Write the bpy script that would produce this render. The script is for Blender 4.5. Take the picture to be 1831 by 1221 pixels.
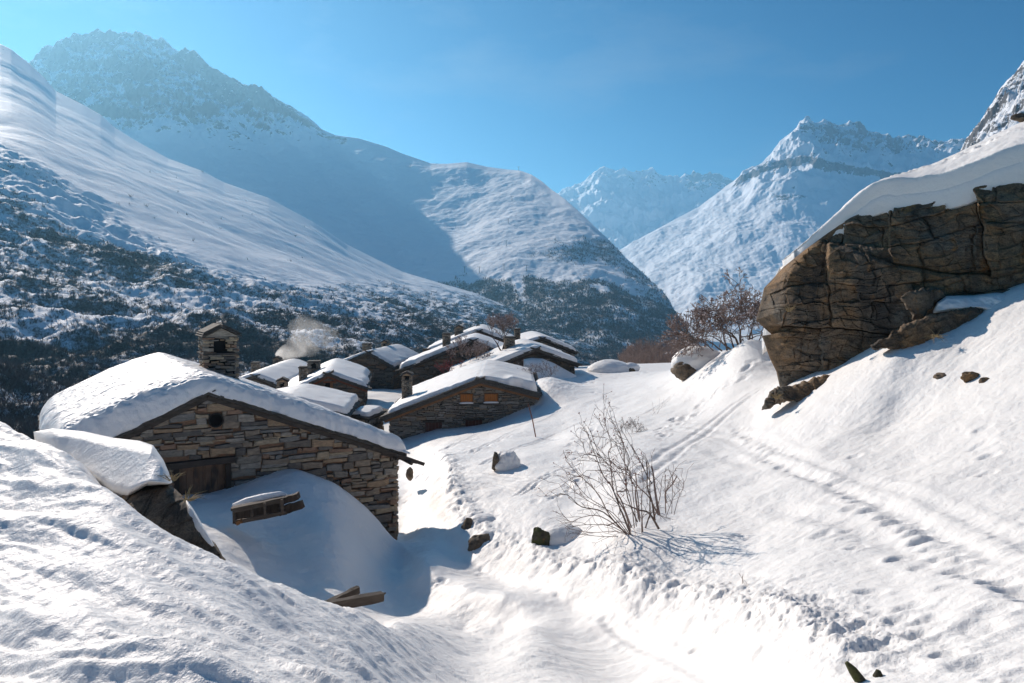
import bpy, math, random
import numpy as np
from mathutils import Vector, Matrix
R = math.radians
sc = bpy.context.scene
for o in list(bpy.data.objects): bpy.data.objects.remove(o)

# ------------------------------------------------------------------ camera
F = 1424.0; CX = 915.5; HY = 510.0          # focal length, centre column and horizon row of the photo frame
cam = bpy.data.cameras.new('camera'); co = bpy.data.objects.new('camera', cam)
sc.collection.objects.link(co); sc.camera = co
co.location = (0, 0, 0); co.rotation_euler = (R(90), 0, 0)
cam.sensor_width = 36; cam.lens = 36 * F / 1831
cam.shift_y = -(610.5 - HY) / 1831
cam.clip_start = 0.1; cam.clip_end = 40000

# ------------------------------------------------------------------ light
SUN_AZ = 35.0      # degrees to the left of the view axis
SUN_EL = 25.5
world = bpy.data.worlds.new("World"); sc.world = world; world.use_nodes = True
wn = world.node_tree.nodes; wl = world.node_tree.links; wn.clear()
sky = wn.new('ShaderNodeTexSky'); sky.sky_type = 'NISHITA'; sky.sun_disc = False
sky.sun_elevation = R(SUN_EL); sky.sun_rotation = R(-SUN_AZ)
sky.altitude = 1800; sky.air_density = 1.0; sky.dust_density = 0.2; sky.ozone_density = 3.0
bg = wn.new('ShaderNodeBackground'); bg.inputs[1].default_value = 0.058
wo = wn.new('ShaderNodeOutputWorld')
hs = wn.new('ShaderNodeHueSaturation'); hs.inputs['Saturation'].default_value = 1.1; hs.inputs['Hue'].default_value = 0.5; hs.inputs['Value'].default_value = 1.0
gm = wn.new('ShaderNodeGamma'); gm.inputs[1].default_value = 1.0
wl.new(sky.outputs[0], gm.inputs[0]); tn = wn.new('ShaderNodeMixRGB'); tn.blend_type = 'MULTIPLY'; tn.inputs[0].default_value = 1; tn.inputs[2].default_value = (.06, .67, 1.0, 1)
wl.new(gm.outputs[0], tn.inputs[1]); wl.new(tn.outputs[0], hs.inputs['Color'])
# thin cirrus wisps
tc = wn.new('ShaderNodeTexCoord'); mp = wn.new('ShaderNodeMapping'); mp.inputs['Scale'].default_value = (2.0, 2.0, 5.0)
nz = wn.new('ShaderNodeTexNoise'); nz.inputs['Scale'].default_value = 1.3; nz.inputs['Detail'].default_value = 7; nz.inputs['Roughness'].default_value = 0.55
rp = wn.new('ShaderNodeValToRGB'); rp.color_ramp.elements[0].position = 0.52; rp.color_ramp.elements[1].position = 0.85
rp.color_ramp.elements[1].color = (.42, .42, .42, 1)
mx = wn.new('ShaderNodeMixRGB'); mx.inputs['Color2'].default_value = (6.5, 7.2, 8.2, 1)
wl.new(tc.outputs['Generated'], mp.inputs[0]); wl.new(mp.outputs[0], nz.inputs['Vector']); wl.new(nz.outputs[0], rp.inputs[0])
wl.new(rp.outputs[0], mx.inputs[0]); wl.new(hs.outputs[0], mx.inputs['Color1']); wl.new(mx.outputs[0], bg.inputs[0]); wl.new(bg.outputs[0], wo.inputs[0])

sd = bpy.data.lights.new('sun', 'SUN'); so = bpy.data.objects.new('sun', sd); sc.collection.objects.link(so)
sd.energy = 5.0; sd.angle = R(0.53); sd.color = (1.0, 0.89, 0.79)
az, el = R(SUN_AZ), R(SUN_EL)
tosun = Vector((-math.sin(az) * math.cos(el), math.cos(az) * math.cos(el), math.sin(el)))
so.rotation_euler = tosun.to_track_quat('Z', 'Y').to_euler()
so.location = (-30, 20, 40)
sc.view_settings.view_transform = 'Standard'; sc.view_settings.look = 'None'
sc.view_settings.exposure = 0.2; sc.view_settings.gamma = 1; sc.view_settings.use_curve_mapping = False
sc.cycles.use_denoising = True
try: sc.cycles.denoiser = 'OPENIMAGEDENOISE'
except Exception: pass
sc.cycles.max_bounces = 8; sc.cycles.diffuse_bounces = 4; sc.cycles.volume_bounces = 1; sc.cycles.transparent_max_bounces = 8
sc.cycles.sample_clamp_indirect = 6
sc.cycles.volume_max_steps = 128

# ------------------------------------------------------------------ helpers
def at(px, py, Y):
    return Vector(((px - CX) / F * Y, Y, -(py - HY) / F * Y))
def proj(p): return (CX + F * p[0] / p[1], HY - F * p[2] / p[1])
def sstep(a, b, x):
    t = np.clip((x - a) / (b - a), 0, 1); return t * t * (3 - 2 * t)
def _hash(ix, iy, iz, seed):
    h = (ix.astype(np.int64) * 374761393 + iy.astype(np.int64) * 668265263 + iz.astype(np.int64) * 2147483647 + seed * 974634777) & 0xFFFFFFFF
    h = ((h ^ (h >> 13)) * 1274126177) & 0xFFFFFFFF
    h = ((h ^ (h >> 16)) * 2246822519) & 0xFFFFFFFF
    return (h ^ (h >> 15)) & 0xFFFFFFFF
def g2(x, y, seed=0):
    x = np.asarray(x, float); y = np.asarray(y, float)
    ix = np.floor(x); iy = np.floor(y); fx = x - ix; fy = y - iy
    ux = fx * fx * fx * (fx * (fx * 6 - 15) + 10); uy = fy * fy * fy * (fy * (fy * 6 - 15) + 10)
    z0 = np.zeros_like(ix)
    def c(dx, dy):
        a = _hash(ix + dx, iy + dy, z0, seed) / 4294967296.0 * 6.2831853
        return np.cos(a) * (fx - dx) + np.sin(a) * (fy - dy)
    a = c(0, 0); b = c(1, 0); cc = c(0, 1); d = c(1, 1)
    return ((a * (1 - ux) + b * ux) * (1 - uy) + (cc * (1 - ux) + d * ux) * uy) * 1.5
def fbm(x, y, oct=4, seed=0, gain=.5, lac=2.03, ridged=False):
    s = 0; a = 1; t = 0; ca, sa = math.cos(.6), math.sin(.6)
    for i in range(oct):
        n = g2(x, y, seed + i * 17)
        if ridged: n = 1 - 2 * np.abs(n)
        s = s + a * n; t += a; a *= gain
        x, y = (ca * x - sa * y) * lac + 3.1, (sa * x + ca * y) * lac + 1.7
    return s / t
def v3(x, y, z, seed=0):
    ix = np.floor(x); iy = np.floor(y); iz = np.floor(z); f = [x - ix, y - iy, z - iz]
    u = [q * q * (3 - 2 * q) for q in f]; s = 0
    for dx in (0, 1):
        for dy in (0, 1):
            for dz in (0, 1):
                w = (u[0] if dx else 1 - u[0]) * (u[1] if dy else 1 - u[1]) * (u[2] if dz else 1 - u[2])
                s = s + w * _hash(ix + dx, iy + dy, iz + dz, seed) / 4294967296.0
    return s * 2 - 1
def fbm3(x, y, z, oct=4, seed=0):
    s = 0; a = 1; t = 0
    for i in range(oct):
        s = s + a * v3(x, y, z, seed + i * 31); t += a; a *= .5; x = x * 2.07 + 5.2; y = y * 2.07 + 1.3; z = z * 2.07 + 8.1
    return s / t
def cells(x, y, seed=0, jit=.9, vec=False):
    """worley: returns (f1, f2, id in 0..1)"""
    x = np.asarray(x, float); y = np.asarray(y, float)
    ix = np.floor(x); iy = np.floor(y); f1 = np.full(x.shape, 9.); f2 = np.full(x.shape, 9.); cid = np.zeros(x.shape); ox = np.zeros(x.shape); oy = np.zeros(x.shape)
    z0 = np.zeros_like(ix)
    for dx in (-1, 0, 1):
        for dy in (-1, 0, 1):
            h1 = _hash(ix + dx, iy + dy, z0, seed) / 4294967296.; h2 = _hash(ix + dx, iy + dy, z0 + 7, seed) / 4294967296.
            qx = ix + dx + .5 + (h1 - .5) * jit - x; qy = iy + dy + .5 + (h2 - .5) * jit - y; d = np.hypot(qx, qy)
            n = d < f1; ox = np.where(n, qx, ox); oy = np.where(n, qy, oy)
            f2 = np.where(n, f1, np.minimum(f2, d)); f1 = np.where(n, d, f1)
            cid = np.where(n, _hash(ix + dx, iy + dy, z0 + 3, seed) / 4294967296., cid)
    return (f1, f2, cid, ox, oy) if vec else (f1, f2, cid)

COL = sc.collection
def tag(o, label=None, cat=None, group=None, kind=None):
    if label: o['label'] = label
    if cat: o['category'] = cat
    if group: o['group'] = group
    if kind: o['kind'] = kind
    return o
def empty(name, loc):
    o = bpy.data.objects.new(name, None); COL.objects.link(o); o.location = loc; o.empty_display_size = .3; return o
def link(name, me, mat, parent=None):
    o = bpy.data.objects.new(name, me); COL.objects.link(o)
    if mat is not None: me.materials.append(mat)
    if parent is not None:
        o.parent = parent
        p = parent; off = Vector()
        while p is not None: off += p.location; p = p.parent
        o.location = -off          # geometry is written in world coordinates; every parent is unrotated
    return o
def npmesh(name, verts, faces, mat, parent=None, smooth=False, attrs=None):
    """verts (n,3) array, faces (m,k) array with constant k (or a list of faces)"""
    me = bpy.data.meshes.new(name); verts = np.asarray(verts, dtype=np.float32)
    if isinstance(faces, np.ndarray):
        m, k = faces.shape
        me.vertices.add(len(verts)); me.vertices.foreach_set('co', verts.ravel())
        me.loops.add(m * k); me.loops.foreach_set('vertex_index', faces.astype(np.int32).ravel())
        me.polygons.add(m); me.polygons.foreach_set('loop_start', np.arange(0, m * k, k, dtype=np.int32))
        try: me.polygons.foreach_set('loop_total', np.full(m, k, dtype=np.int32))
        except Exception: pass
        me.update(calc_edges=True); me.validate()
    else:
        me.from_pydata([tuple(map(float, v)) for v in verts], [], [tuple(f) for f in faces]); me.update()
    me.polygons.foreach_set('use_smooth', np.full(len(me.polygons), smooth))
    for k, a in (attrs or {}).items():
        at_ = me.attributes.new(k, 'FLOAT', 'POINT'); at_.data.foreach_set('value', np.asarray(a, dtype=np.float32).ravel())
    return link(name, me, mat, parent)
def gridfaces(nu, nv, off=0, flip=False):
    i = np.arange(nv - 1)[:, None] * nu + np.arange(nu - 1)[None, :]; i = i.ravel() + off
    f = np.stack([i, i + 1, i + 1 + nu, i + nu], 1)
    return f[:, ::-1].copy() if flip else f
class MB:
    """collects boxes, tubes and loose faces into one mesh"""
    def __init__(s): s.v = []; s.f = []
    def add(s, vs, fs):
        o = len(s.v); s.v += [tuple(v) for v in vs]; s.f += [tuple(i + o for i in f) for f in fs]
    def box(s, c, ax, ay, az):
        """c centre; ax, ay, az half extents as vectors"""
        c, ax, ay, az = map(Vector, (c, ax, ay, az)); vs = []
        for k in (-1, 1):
            for j in (-1, 1):
                for i in (-1, 1): vs.append(c + ax * i + ay * j + az * k)
        s.add(vs, [(0, 2, 3, 1), (4, 5, 7, 6), (0, 1, 5, 4), (2, 6, 7, 3), (0, 4, 6, 2), (1, 3, 7, 5)])
    def beam(s, a, b, w, h, up=(0, 0, 1), rnd=0, rng=None):
        a, b = Vector(a), Vector(b); d = (b - a); L = d.length; d.normalize(); up = Vector(up)
        sd_ = d.cross(up).normalized(); u = sd_.cross(d).normalized()
        n = 5 if rnd else 1; vs = []; fs = []
        for i in range(n + 1):
            c = a + d * L * i / n
            for (p, q) in ((-1, -1), (1, -1), (1, 1), (-1, 1)):
                j = (rng.uniform(-rnd, rnd), rng.uniform(-rnd, rnd), rng.uniform(-rnd, rnd)) if rnd else (0, 0, 0)
                vs.append(c + sd_ * (p * w / 2) + u * (q * h / 2) + Vector(j))
            if i:
                o = (i - 1) * 4
                for k in range(4): fs.append((o + k, o + (k + 1) % 4, o + 4 + (k + 1) % 4, o + 4 + k))
        fs.append((3, 2, 1, 0)); o = n * 4; fs.append((o, o + 1, o + 2, o + 3)); s.add(vs, fs)
    def tube(s, pts, rad, n=6, cap=True):
        pts = [Vector(p) for p in pts]; m = len(pts); vs = []; fs = []
        prev = None
        for i, p in enumerate(pts):
            t = (pts[min(i + 1, m - 1)] - pts[max(i - 1, 0)])
            if t.length < 1e-9: t = Vector((0, 0, 1))
            t.normalize()
            if prev is None:
                a = t.cross(Vector((0, 0, 1)));
                if a.length < .01: a = t.cross(Vector((1, 0, 0)))
            else: a = prev - t * prev.dot(t)
            if a.length < 1e-6: a = t.orthogonal()
            a.normalize(); prev = a; b = t.cross(a); r = rad[i] if hasattr(rad, '__len__') else rad
            for k in range(n):
                th = 6.2831853 * k / n; vs.append(p + a * (math.cos(th) * r) + b * (math.sin(th) * r))
        for i in range(m - 1):
            for k in range(n):
                k2 = (k + 1) % n; fs.append((i * n + k, i * n + k2, (i + 1) * n + k2, (i + 1) * n + k))
        if cap: fs.append(tuple(range(n - 1, -1, -1))); fs.append(tuple((m - 1) * n + k for k in range(n)))
        s.add(vs, fs)
    def build(s, name, mat, parent=None, smooth=False):
        return npmesh(name, np.array(s.v), s.f, mat, parent, smooth)

# ------------------------------------------------------------------ materials
def newmat(name):
    m = bpy.data.materials.new(name); m.use_nodes = True; nt = m.node_tree; nt.nodes.clear()
    out = nt.nodes.new('ShaderNodeOutputMaterial'); b = nt.nodes.new('ShaderNodeBsdfPrincipled'); nt.links.new(b.outputs[0], out.inputs[0])
    return m, nt, b
class N:
    def __init__(s, nt): s.nt = nt
    def __call__(s, t, props=None, **ins):
        n = s.nt.nodes.new('ShaderNode' + t)
        for k, v in (props or {}).items(): setattr(n, k, v)
        for k, v in ins.items():
            key = int(k[1:]) if k[0] == '_' and k[1:].isdigit() else k.replace('_', ' ')
            s.set(n.inputs[key], v)
        return n
    def set(s, inp, v):
        if isinstance(v, bpy.types.NodeSocket): s.nt.links.new(v, inp)
        elif isinstance(v, bpy.types.Node): s.nt.links.new(v.outputs[0], inp)
        else: inp.default_value = v
    def noise(s, vec, scale, detail=4, rough=.5, dist=0):
        n = s('TexNoise', Scale=scale, Detail=detail, Roughness=rough, Distortion=dist)
        if vec is not None: s.set(n.inputs['Vector'], vec)
        return n
    def ramp(s, fac, stops, interp='LINEAR'):
        n = s('ValToRGB'); s.set(n.inputs[0], fac); cr = n.color_ramp; cr.interpolation = interp
        while len(cr.elements) < len(stops): cr.elements.new(.5)
        for e, (p, c) in zip(cr.elements, stops):
            e.position = p; e.color = (c, c, c, 1) if not hasattr(c, '__len__') else (*c, 1)
        return n
    def math(s, op, a, b=0.0, c=None):
        n = s('Math', {'operation': op}); s.set(n.inputs[0], a); s.set(n.inputs[1], b)
        if c is not None: s.set(n.inputs[2], c)
        return n
    def mix(s, f, a, b, mode='MIX'):
        n = s('MixRGB', {'blend_type': mode}); s.set(n.inputs[0], f)
        for i, q in ((1, a), (2, b)): s.set(n.inputs[i], (*q, 1) if isinstance(q, tuple) and len(q) == 3 else q)
        return n
    def map(s, vec, scale=(1, 1, 1), rot=(0, 0, 0)):
        return s('Mapping', _0=vec, Scale=scale, Rotation=rot)
    def bump(s, h, strength, dist, normal=None):
        n = s('Bump', Strength=strength, Distance=dist, Height=h)
        if normal is not None: s.set(n.inputs['Normal'], normal)
        return n

def snow_mat(name, cell=0.0, grain=1.0):
    m, nt, b = newmat(name); n = N(nt); g = n('NewGeometry').outputs['Position']
    c = n.mix(n.noise(g, .6, 3), (.88, .85, .81), (.94, .91, .87))
    n.set(b.inputs['Base Color'], c); b.inputs['Roughness'].default_value = .55
    b.inputs['Specular IOR Level'].default_value = .3
    h1 = n.noise(g, 7, 5, .6); h2 = n.noise(g, 45, 3, .6)
    bp = n.bump(h1, .45 * grain, .07); bp = n.bump(h2, .5 * grain, .014, bp)
    if cell:
        w = n.noise(g, 2.5, 2); gv = n.mix(.08, g, w.outputs['Color'], 'ADD')
        vo = n('TexVoronoi', {'feature': 'SMOOTH_F1'}, Vector=n.map(gv, (1.0, 1.6, 1.0), (0, 0, R(30))), Scale=cell)
        bp = n.bump(vo.outputs['Distance'], .55, .10, bp)
    n.set(b.inputs['Normal'], bp); return m
def stone_mat(name, tones, dark=(.035, .03, .026), sat=1.0):
    m, nt, b = newmat(name); n = N(nt); geo = n('NewGeometry'); g = geo.outputs['Position']; rnd = geo.outputs['Random Per Island']
    k = len(tones); c = n.ramp(rnd, [((i + .5) / k if i else 0, t) for i, t in enumerate(tones)], 'CONSTANT')
    v = n.noise(n.map(g, (3, 3, 9)), 2.2, 6, .62); c2 = n.mix(n.ramp(v, [(.35, .0), (.75, 1.)]), n.mix(.55, c, (.04, .035, .03)), c)
    lich = n.ramp(n.noise(g, 5.5, 4, .65), [(.62, 0.), (.74, .55)]); c2 = n.mix(lich, c2, (.17, .165, .14))
    rust = n.ramp(n.noise(g, 1.1, 4), [(.55, 0.), (.75, .5)]); c2 = n.mix(rust, c2, n.mix(.5, c2, (.16, .075, .03)))
    n.set(b.inputs['Base Color'], c2); b.inputs['Roughness'].default_value = .9; b.inputs['Specular IOR Level'].default_value = .25
    n.set(b.inputs['Normal'], n.bump(n.noise(n.map(g, (1, 1, 2.2)), 22, 6, .65), .7, .03)); return m
def flat_mat(name, col, var=.35, rough=.85, scale=8, stretch=(1, 1, 1), bump=.4, bd=.01, rot=(0, 0, 0), sc2=None):
    m, nt, b = newmat(name); n = N(nt); g = n('NewGeometry').outputs['Position']
    v = n.noise(n.map(g, stretch, rot), scale, 6, .62)
    c = n.mix(n.ramp(v, [(.3, 0.), (.7, 1.)]), tuple(q * (1 - var) for q in col), tuple(min(1, q * (1 + var)) for q in col))
    n.set(b.inputs['Base Color'], c); b.inputs['Roughness'].default_value = rough; b.inputs['Specular IOR Level'].default_value = .25
    if bump: n.set(b.inputs['Normal'], n.bump(v, bump, bd))
    return m
M = {}
M['snow'] = snow_mat('snow'); M['roofsnow'] = snow_mat('roof_snow', 5.0); M['farsnow'] = snow_mat('far_roof_snow', 0, .5)
M['pathsnow'] = snow_mat('packed_snow', 0, .5)
M['stone_near'] = stone_mat('stone_near', [(0.439, 0.335, 0.236), (0.252, 0.211, 0.169), (0.402, 0.342, 0.266), (0.563, 0.374, 0.221), (0.204, 0.176, 0.147), (0.52, 0.437, 0.343), (0.448, 0.269, 0.17), (0.346, 0.315, 0.27), (0.62, 0.472, 0.305), (0.282, 0.228, 0.174)])
M['stone_grey'] = stone_mat('stone_grey', [(0.281, 0.25, 0.21), (0.211, 0.193, 0.164), (0.333, 0.286, 0.229), (0.355, 0.26, 0.175), (0.182, 0.164, 0.14), (0.405, 0.357, 0.3), (0.291, 0.251, 0.211)])
M['stone_dark'] = stone_mat('stone_dark', [(0.169, 0.143, 0.111), (0.117, 0.104, 0.085), (0.221, 0.182, 0.143), (0.26, 0.169, 0.104), (0.143, 0.124, 0.104)])
M['stone_pale'] = stone_mat('stone_pale', [(0.407, 0.341, 0.264), (0.306, 0.263, 0.206), (0.481, 0.391, 0.287), (0.514, 0.354, 0.22), (0.264, 0.223, 0.176), (0.585, 0.487, 0.376), (0.421, 0.343, 0.265)])
M['mortar'] = flat_mat('mortar', (.035, .03, .026), .4)
M['lauze'] = flat_mat('lauze', (.085, .075, .065), .5, .85, 6, (1, 1, 3))
M['wood_dark'] = flat_mat('wood_dark', (.05, .036, .027), .45, .8, 14, (1, 1, .15), .5, .008)
M['wood_grey'] = flat_mat('wood_grey', (.075, .058, .045), .4, .8, 12, (.25, .25, 1.4))
M['wood_brown'] = flat_mat('wood_brown', (.20, .095, .04), .35, .75, 10, (.4, .4, 1))
M['shutter'] = flat_mat('shutter', (.42, .15, .035), .25, .6, 14, (1, 1, .2))
M['red_door'] = flat_mat('red_door', (.095, .035, .022), .3, .7, 14, (1, 1, .2))
M['black'] = flat_mat('dark_hole', (.006, .005, .005), .2)
M['red_wood'] = flat_mat('red_wood', (.17, .06, .03), .3, .75, 10, (1, 1, .3))
M['bark'] = flat_mat('bark', (.14, .10, .08), .35, .85, 20)
M['twig'] = flat_mat('twig', (.26, .19, .16), .3, .85, 20)
M['frost'] = flat_mat('frosted_twig', (.42, .36, .35), .25, .8, 20)
M['berry'] = flat_mat('dry_leaf', (.22, .07, .05), .4, .7, 20)
M['grass'] = flat_mat('dry_grass', (.33, .24, .12), .3, .8, 20)
M['moss'] = flat_mat('mossy_rock', (.085, .08, .04), .5, .9, 7, bump=.8, bd=.04)
M['pole'] = flat_mat('pole', (.16, .055, .03), .2, .6)
# ================================================================== snow-covered ground
GC = {
 -450: [(2.2, 1800), (4, 1330), (7, 1000), (11, 830), (16, 830), (25, 890), (60, 900), (170, 900)],
 -200: [(2.2, 1800), (4, 1350), (7, 1020), (10.5, 835), (13, 770), (18, 850), (28, 890), (60, 900), (100, 900), (170, 900)],
 0: [(2.2, 1750), (4, 1340), (5.2, 1200), (7.5, 1000), (10, 850), (12.3, 762), (15, 800), (20, 850), (30, 880), (60, 900), (100, 900), (170, 900)],
 110: [(2.2, 1720), (4, 1330), (5, 1200), (7, 1030), (9, 880), (10.6, 805), (13, 850), (18, 880), (30, 870), (60, 880), (100, 890), (170, 890)],
 200: [(2.2, 1720), (3.8, 1330), (5, 1190), (7, 1020), (8.8, 885), (11, 905), (14, 905), (19, 900), (30, 840), (60, 815), (100, 820), (170, 820)],
 300: [(2.2, 1720), (3.7, 1330), (5, 1185), (6.6, 1060), (8.3, 955), (10, 1000), (13, 985), (17, 930), (20.5, 897), (30, 840), (60, 780), (100, 780), (170, 780)],
 400: [(2.2, 1700), (3.7, 1340), (5, 1205), (6.6, 1090), (8.4, 1007), (10, 1060), (13, 1040), (16, 985), (19, 915), (21.5, 885), (30, 840), (60, 775), (100, 765), (170, 765)],
 530: [(2.2, 1700), (3.7, 1370), (5.2, 1230), (7, 1130), (8.9, 1064), (10.5, 1100), (13, 1115), (15.2, 1078), (17.5, 1000), (20.3, 898), (22.3, 838), (24, 850), (32, 830), (60, 765), (100, 745), (170, 750)],
 600: [(5.5, 1230), (9.3, 1085), (11, 1125), (13.5, 1135), (15.6, 1080), (18.6, 960), (22.2, 866), (23.8, 885), (32, 845)],
 660: [(2.2, 1700), (3.8, 1400), (5.5, 1260), (7.5, 1175), (10, 1108), (11.5, 1145), (14, 1132), (16.5, 1085), (19.5, 1000), (22, 932), (24, 918), (32, 860), (44, 800), (52, 768), (60, 735), (75, 700), (95, 690), (170, 725)],
 712: [(5.5, 1290), (8, 1195), (11.3, 1116), (13, 1114), (15, 1112), (17.5, 1078), (20.5, 1015), (23.3, 968), (25, 958), (30, 905), (37, 858), (44, 812)],
 780: [(2.2, 1750), (4, 1430), (27, 880), (33, 832), (39, 805), (44, 788), (47, 772), (60, 735), (80, 700), (170, 715)],
 860: [(27, 860), (33, 815), (40, 785), (47.2, 764), (60, 715)],
 760: [(6.5, 1290), (9.5, 1190), (11.5, 1135), (13.3, 1118), (15.3, 1114), (17.3, 1082), (19, 1010), (21, 982), (24, 930)],
 830: [(6.5, 1310), (9.5, 1225), (12, 1165), (13.5, 1140), (15.2, 1132), (16.8, 1053), (18.3, 1030), (20.5, 980), (23, 922)],
 900: [(9.5, 1225), (12, 1165), (13.5, 1140), (14.7, 1125), (15.6, 1071), (17, 1050), (19, 1005), (22, 920)],
 950: [(2.2, 1750), (4, 1480), (6.5, 1320), (9, 1235), (11.5, 1160), (13.3, 1115), (15, 1085), (16.8, 1040), (18.5, 985), (21, 925), (25, 865), (32, 805), (40, 762), (48.5, 722), (60, 680), (80, 660), (170, 690)],
 985: [(36, 790), (43, 752), (47.5, 722), (49.8, 692), (53, 674), (58, 677)],
 1030: [(9, 1240), (11.5, 1175), (13, 1130), (14.5, 1085), (16.5, 1020), (19, 955), (22, 890), (28, 825), (36, 770), (46, 722), (55, 690), (63, 668), (80, 658), (120, 662)],
 1110: [(2.2, 1700), (4, 1450), (6.5, 1310), (9, 1245), (11.2, 1195), (12.6, 1130), (14.5, 1040), (17.3, 948), (21, 872), (27, 805), (36, 748), (47, 702), (58, 676), (80, 657), (110, 652), (130, 660), (170, 680)],
 1200: [(12, 1120), (15, 1005), (18, 920), (24, 830), (32, 758), (42, 692), (47, 665), (55, 662), (80, 655)],
 1260: [(2.2, 1680), (4, 1400), (6.5, 1290), (8.5, 1235), (10.3, 1160), (12.5, 1060), (16, 955), (21, 860), (27, 785), (34, 715), (40, 655), (44, 634), (52, 650), (80, 650), (170, 670)],
 1340: [(10, 1130), (15, 960), (21, 840), (27, 760), (32, 690), (37, 610), (42, 625), (60, 650)],
 1410: [(2.2, 1650), (4, 1370), (6.5, 1250), (8.5, 1150), (11, 1050), (14, 955), (18, 865), (22, 795), (25.5, 735), (27, 702), (29, 684), (35, 650), (60, 640), (170, 640)],
 1600: [(2.2, 1650), (4, 1350), (6, 1235), (7.5, 1150), (9.7, 1050), (13, 935), (17, 825), (21, 725), (22.8, 645), (23.9, 618), (25.4, 600), (29, 585), (40, 560), (80, 560), (170, 560)],
 1720: [(5.6, 1230), (8.5, 1060), (13, 890), (17, 770), (21, 655), (22.6, 605), (23.5, 572), (24.6, 553), (29, 530), (40, 500)],
 1831: [(2.2, 1600), (3.8, 1370), (5.2, 1245), (7.6, 1080), (10.5, 950), (13, 850), (16, 740), (20, 615), (23.6, 512), (29, 470), (40, 440), (80, 430), (170, 430)],
 2250: [(2.2, 1500), (4, 1280), (7, 1060), (11, 850), (16, 650), (22, 450), (30, 330), (60, 280), (170, 330)],
}
cu = []; cv = []; cq = []
for px, L in GC.items():
    for Y, py in L: cu.append((px - CX) / F * 2.2); cv.append(math.log(Y)); cq.append((py - HY) / F)
cu, cv, cq = map(np.array, (cu, cv, cq)); n_ = len(cu)
def _k(d2): return .5 * d2 * np.log(d2 + 1e-12)
def _ker(u, v): return _k((u[:, None] - cu[None]) ** 2 + (v[:, None] - cv[None]) ** 2)
A_ = np.zeros((n_ + 3, n_ + 3)); A_[:n_, :n_] = _ker(cu, cv) + np.eye(n_) * 1e-4
P_ = np.stack([np.ones(n_), cu, cv], 1); A_[:n_, n_:] = P_; A_[n_:, :n_] = P_.T
W_ = np.linalg.solve(A_, np.concatenate([cq, np.zeros(3)]))
def tps(u, v):
    out = np.empty(len(u))
    for i in range(0, len(u), 20000):
        a, b = u[i:i + 20000], v[i:i + 20000]
        out[i:i + 20000] = _ker(a, b) @ W_[:n_] + W_[n_] + W_[n_ + 1] * a + W_[n_ + 2] * b
    return out
U0, U1, V0, V1, NC = (-480 - CX) / F, (2260 - CX) / F, math.log(2.2), math.log(170), 420
_gu, _gv = np.meshgrid(np.linspace(U0, U1, NC), np.linspace(V0, V1, NC))
_Q = tps(_gu.ravel() * 2.2, _gv.ravel()).reshape(NC, NC)
def base_z(x, y):
    x = np.asarray(x, float); y = np.asarray(y, float)
    a = np.clip((x / y - U0) / (U1 - U0) * (NC - 1), 0, NC - 1.001); b = np.clip((np.log(y) - V0) / (V1 - V0) * (NC - 1), 0, NC - 1.001)
    i = a.astype(int); j = b.astype(int); fa = a - i; fb = b - j
    q = (_Q[j, i] * (1 - fa) + _Q[j, i + 1] * fa) * (1 - fb) + (_Q[j + 1, i] * (1 - fa) + _Q[j + 1, i + 1] * fa) * fb
    return -q * np.maximum(y, 2.2)
def hit(px, py, y0=2.3, y1=165):
    """world point where the sight line through a photo pixel first meets the smooth ground at or beyond y0"""
    Y = np.exp(np.linspace(math.log(y0), math.log(y1), 3000)); z = base_z((px - CX) / F * Y, Y); q = HY - F * z / Y
    k = np.argmax(q <= py) if (q <= py).any() else len(Y) - 1
    return Vector(((px - CX) / F * Y[k], Y[k], z[k]))
# path centre line
PATH_PX = [(1330, 1330, 2.3), (1250, 1265, 2.3), (1160, 1198, 2.3), (1080, 1145, 2.3), (1000, 1098, 9), (915, 1058, 13), (830, 1022, 13), (770, 985, 16), (742, 950, 18), (733, 915, 20), (742, 878, 22), (735, 845, 25)]
PATH = [hit(*q) for q in PATH_PX]
def segdist(x, y, pts):
    """distance to a polyline, arclength parameter, signed side"""
    best = np.full(x.shape, 1e9); s_ = np.zeros(x.shape); side = np.zeros(x.shape); acc = 0
    for a, b in zip(pts[:-1], pts[1:]):
        ax, ay, bx, by = a[0], a[1], b[0], b[1]; dx, dy = bx - ax, by - ay; L2 = dx * dx + dy * dy + 1e-9; L = math.sqrt(L2)
        t = np.clip(((x - ax) * dx + (y - ay) * dy) / L2, 0, 1); d = np.hypot(x - ax - t * dx, y - ay - t * dy)
        m = d < best; best = np.where(m, d, best); s_ = np.where(m, acc + t * L, s_)
        side = np.where(m, np.sign((x - ax) * dy - (y - ay) * dx), side); acc += L
    return best, s_, side
def smooth_line(pts, n=6):
    out = []; P = [pts[0]] + list(pts) + [pts[-1]]
    for i in range(1, len(P) - 2):
        a, b, c, d = P[i - 1], P[i], P[i + 1], P[i + 2]
        for k in range(n):
            t = k / n; out.append(.5 * ((2 * b) + (c - a) * t + (2 * a - 5 * b + 4 * c - d) * t * t + (3 * b - a - 3 * c + d) * t ** 3))
    out.append(pts[-1]); return out
PATHL = smooth_line(PATH, 4)

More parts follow.
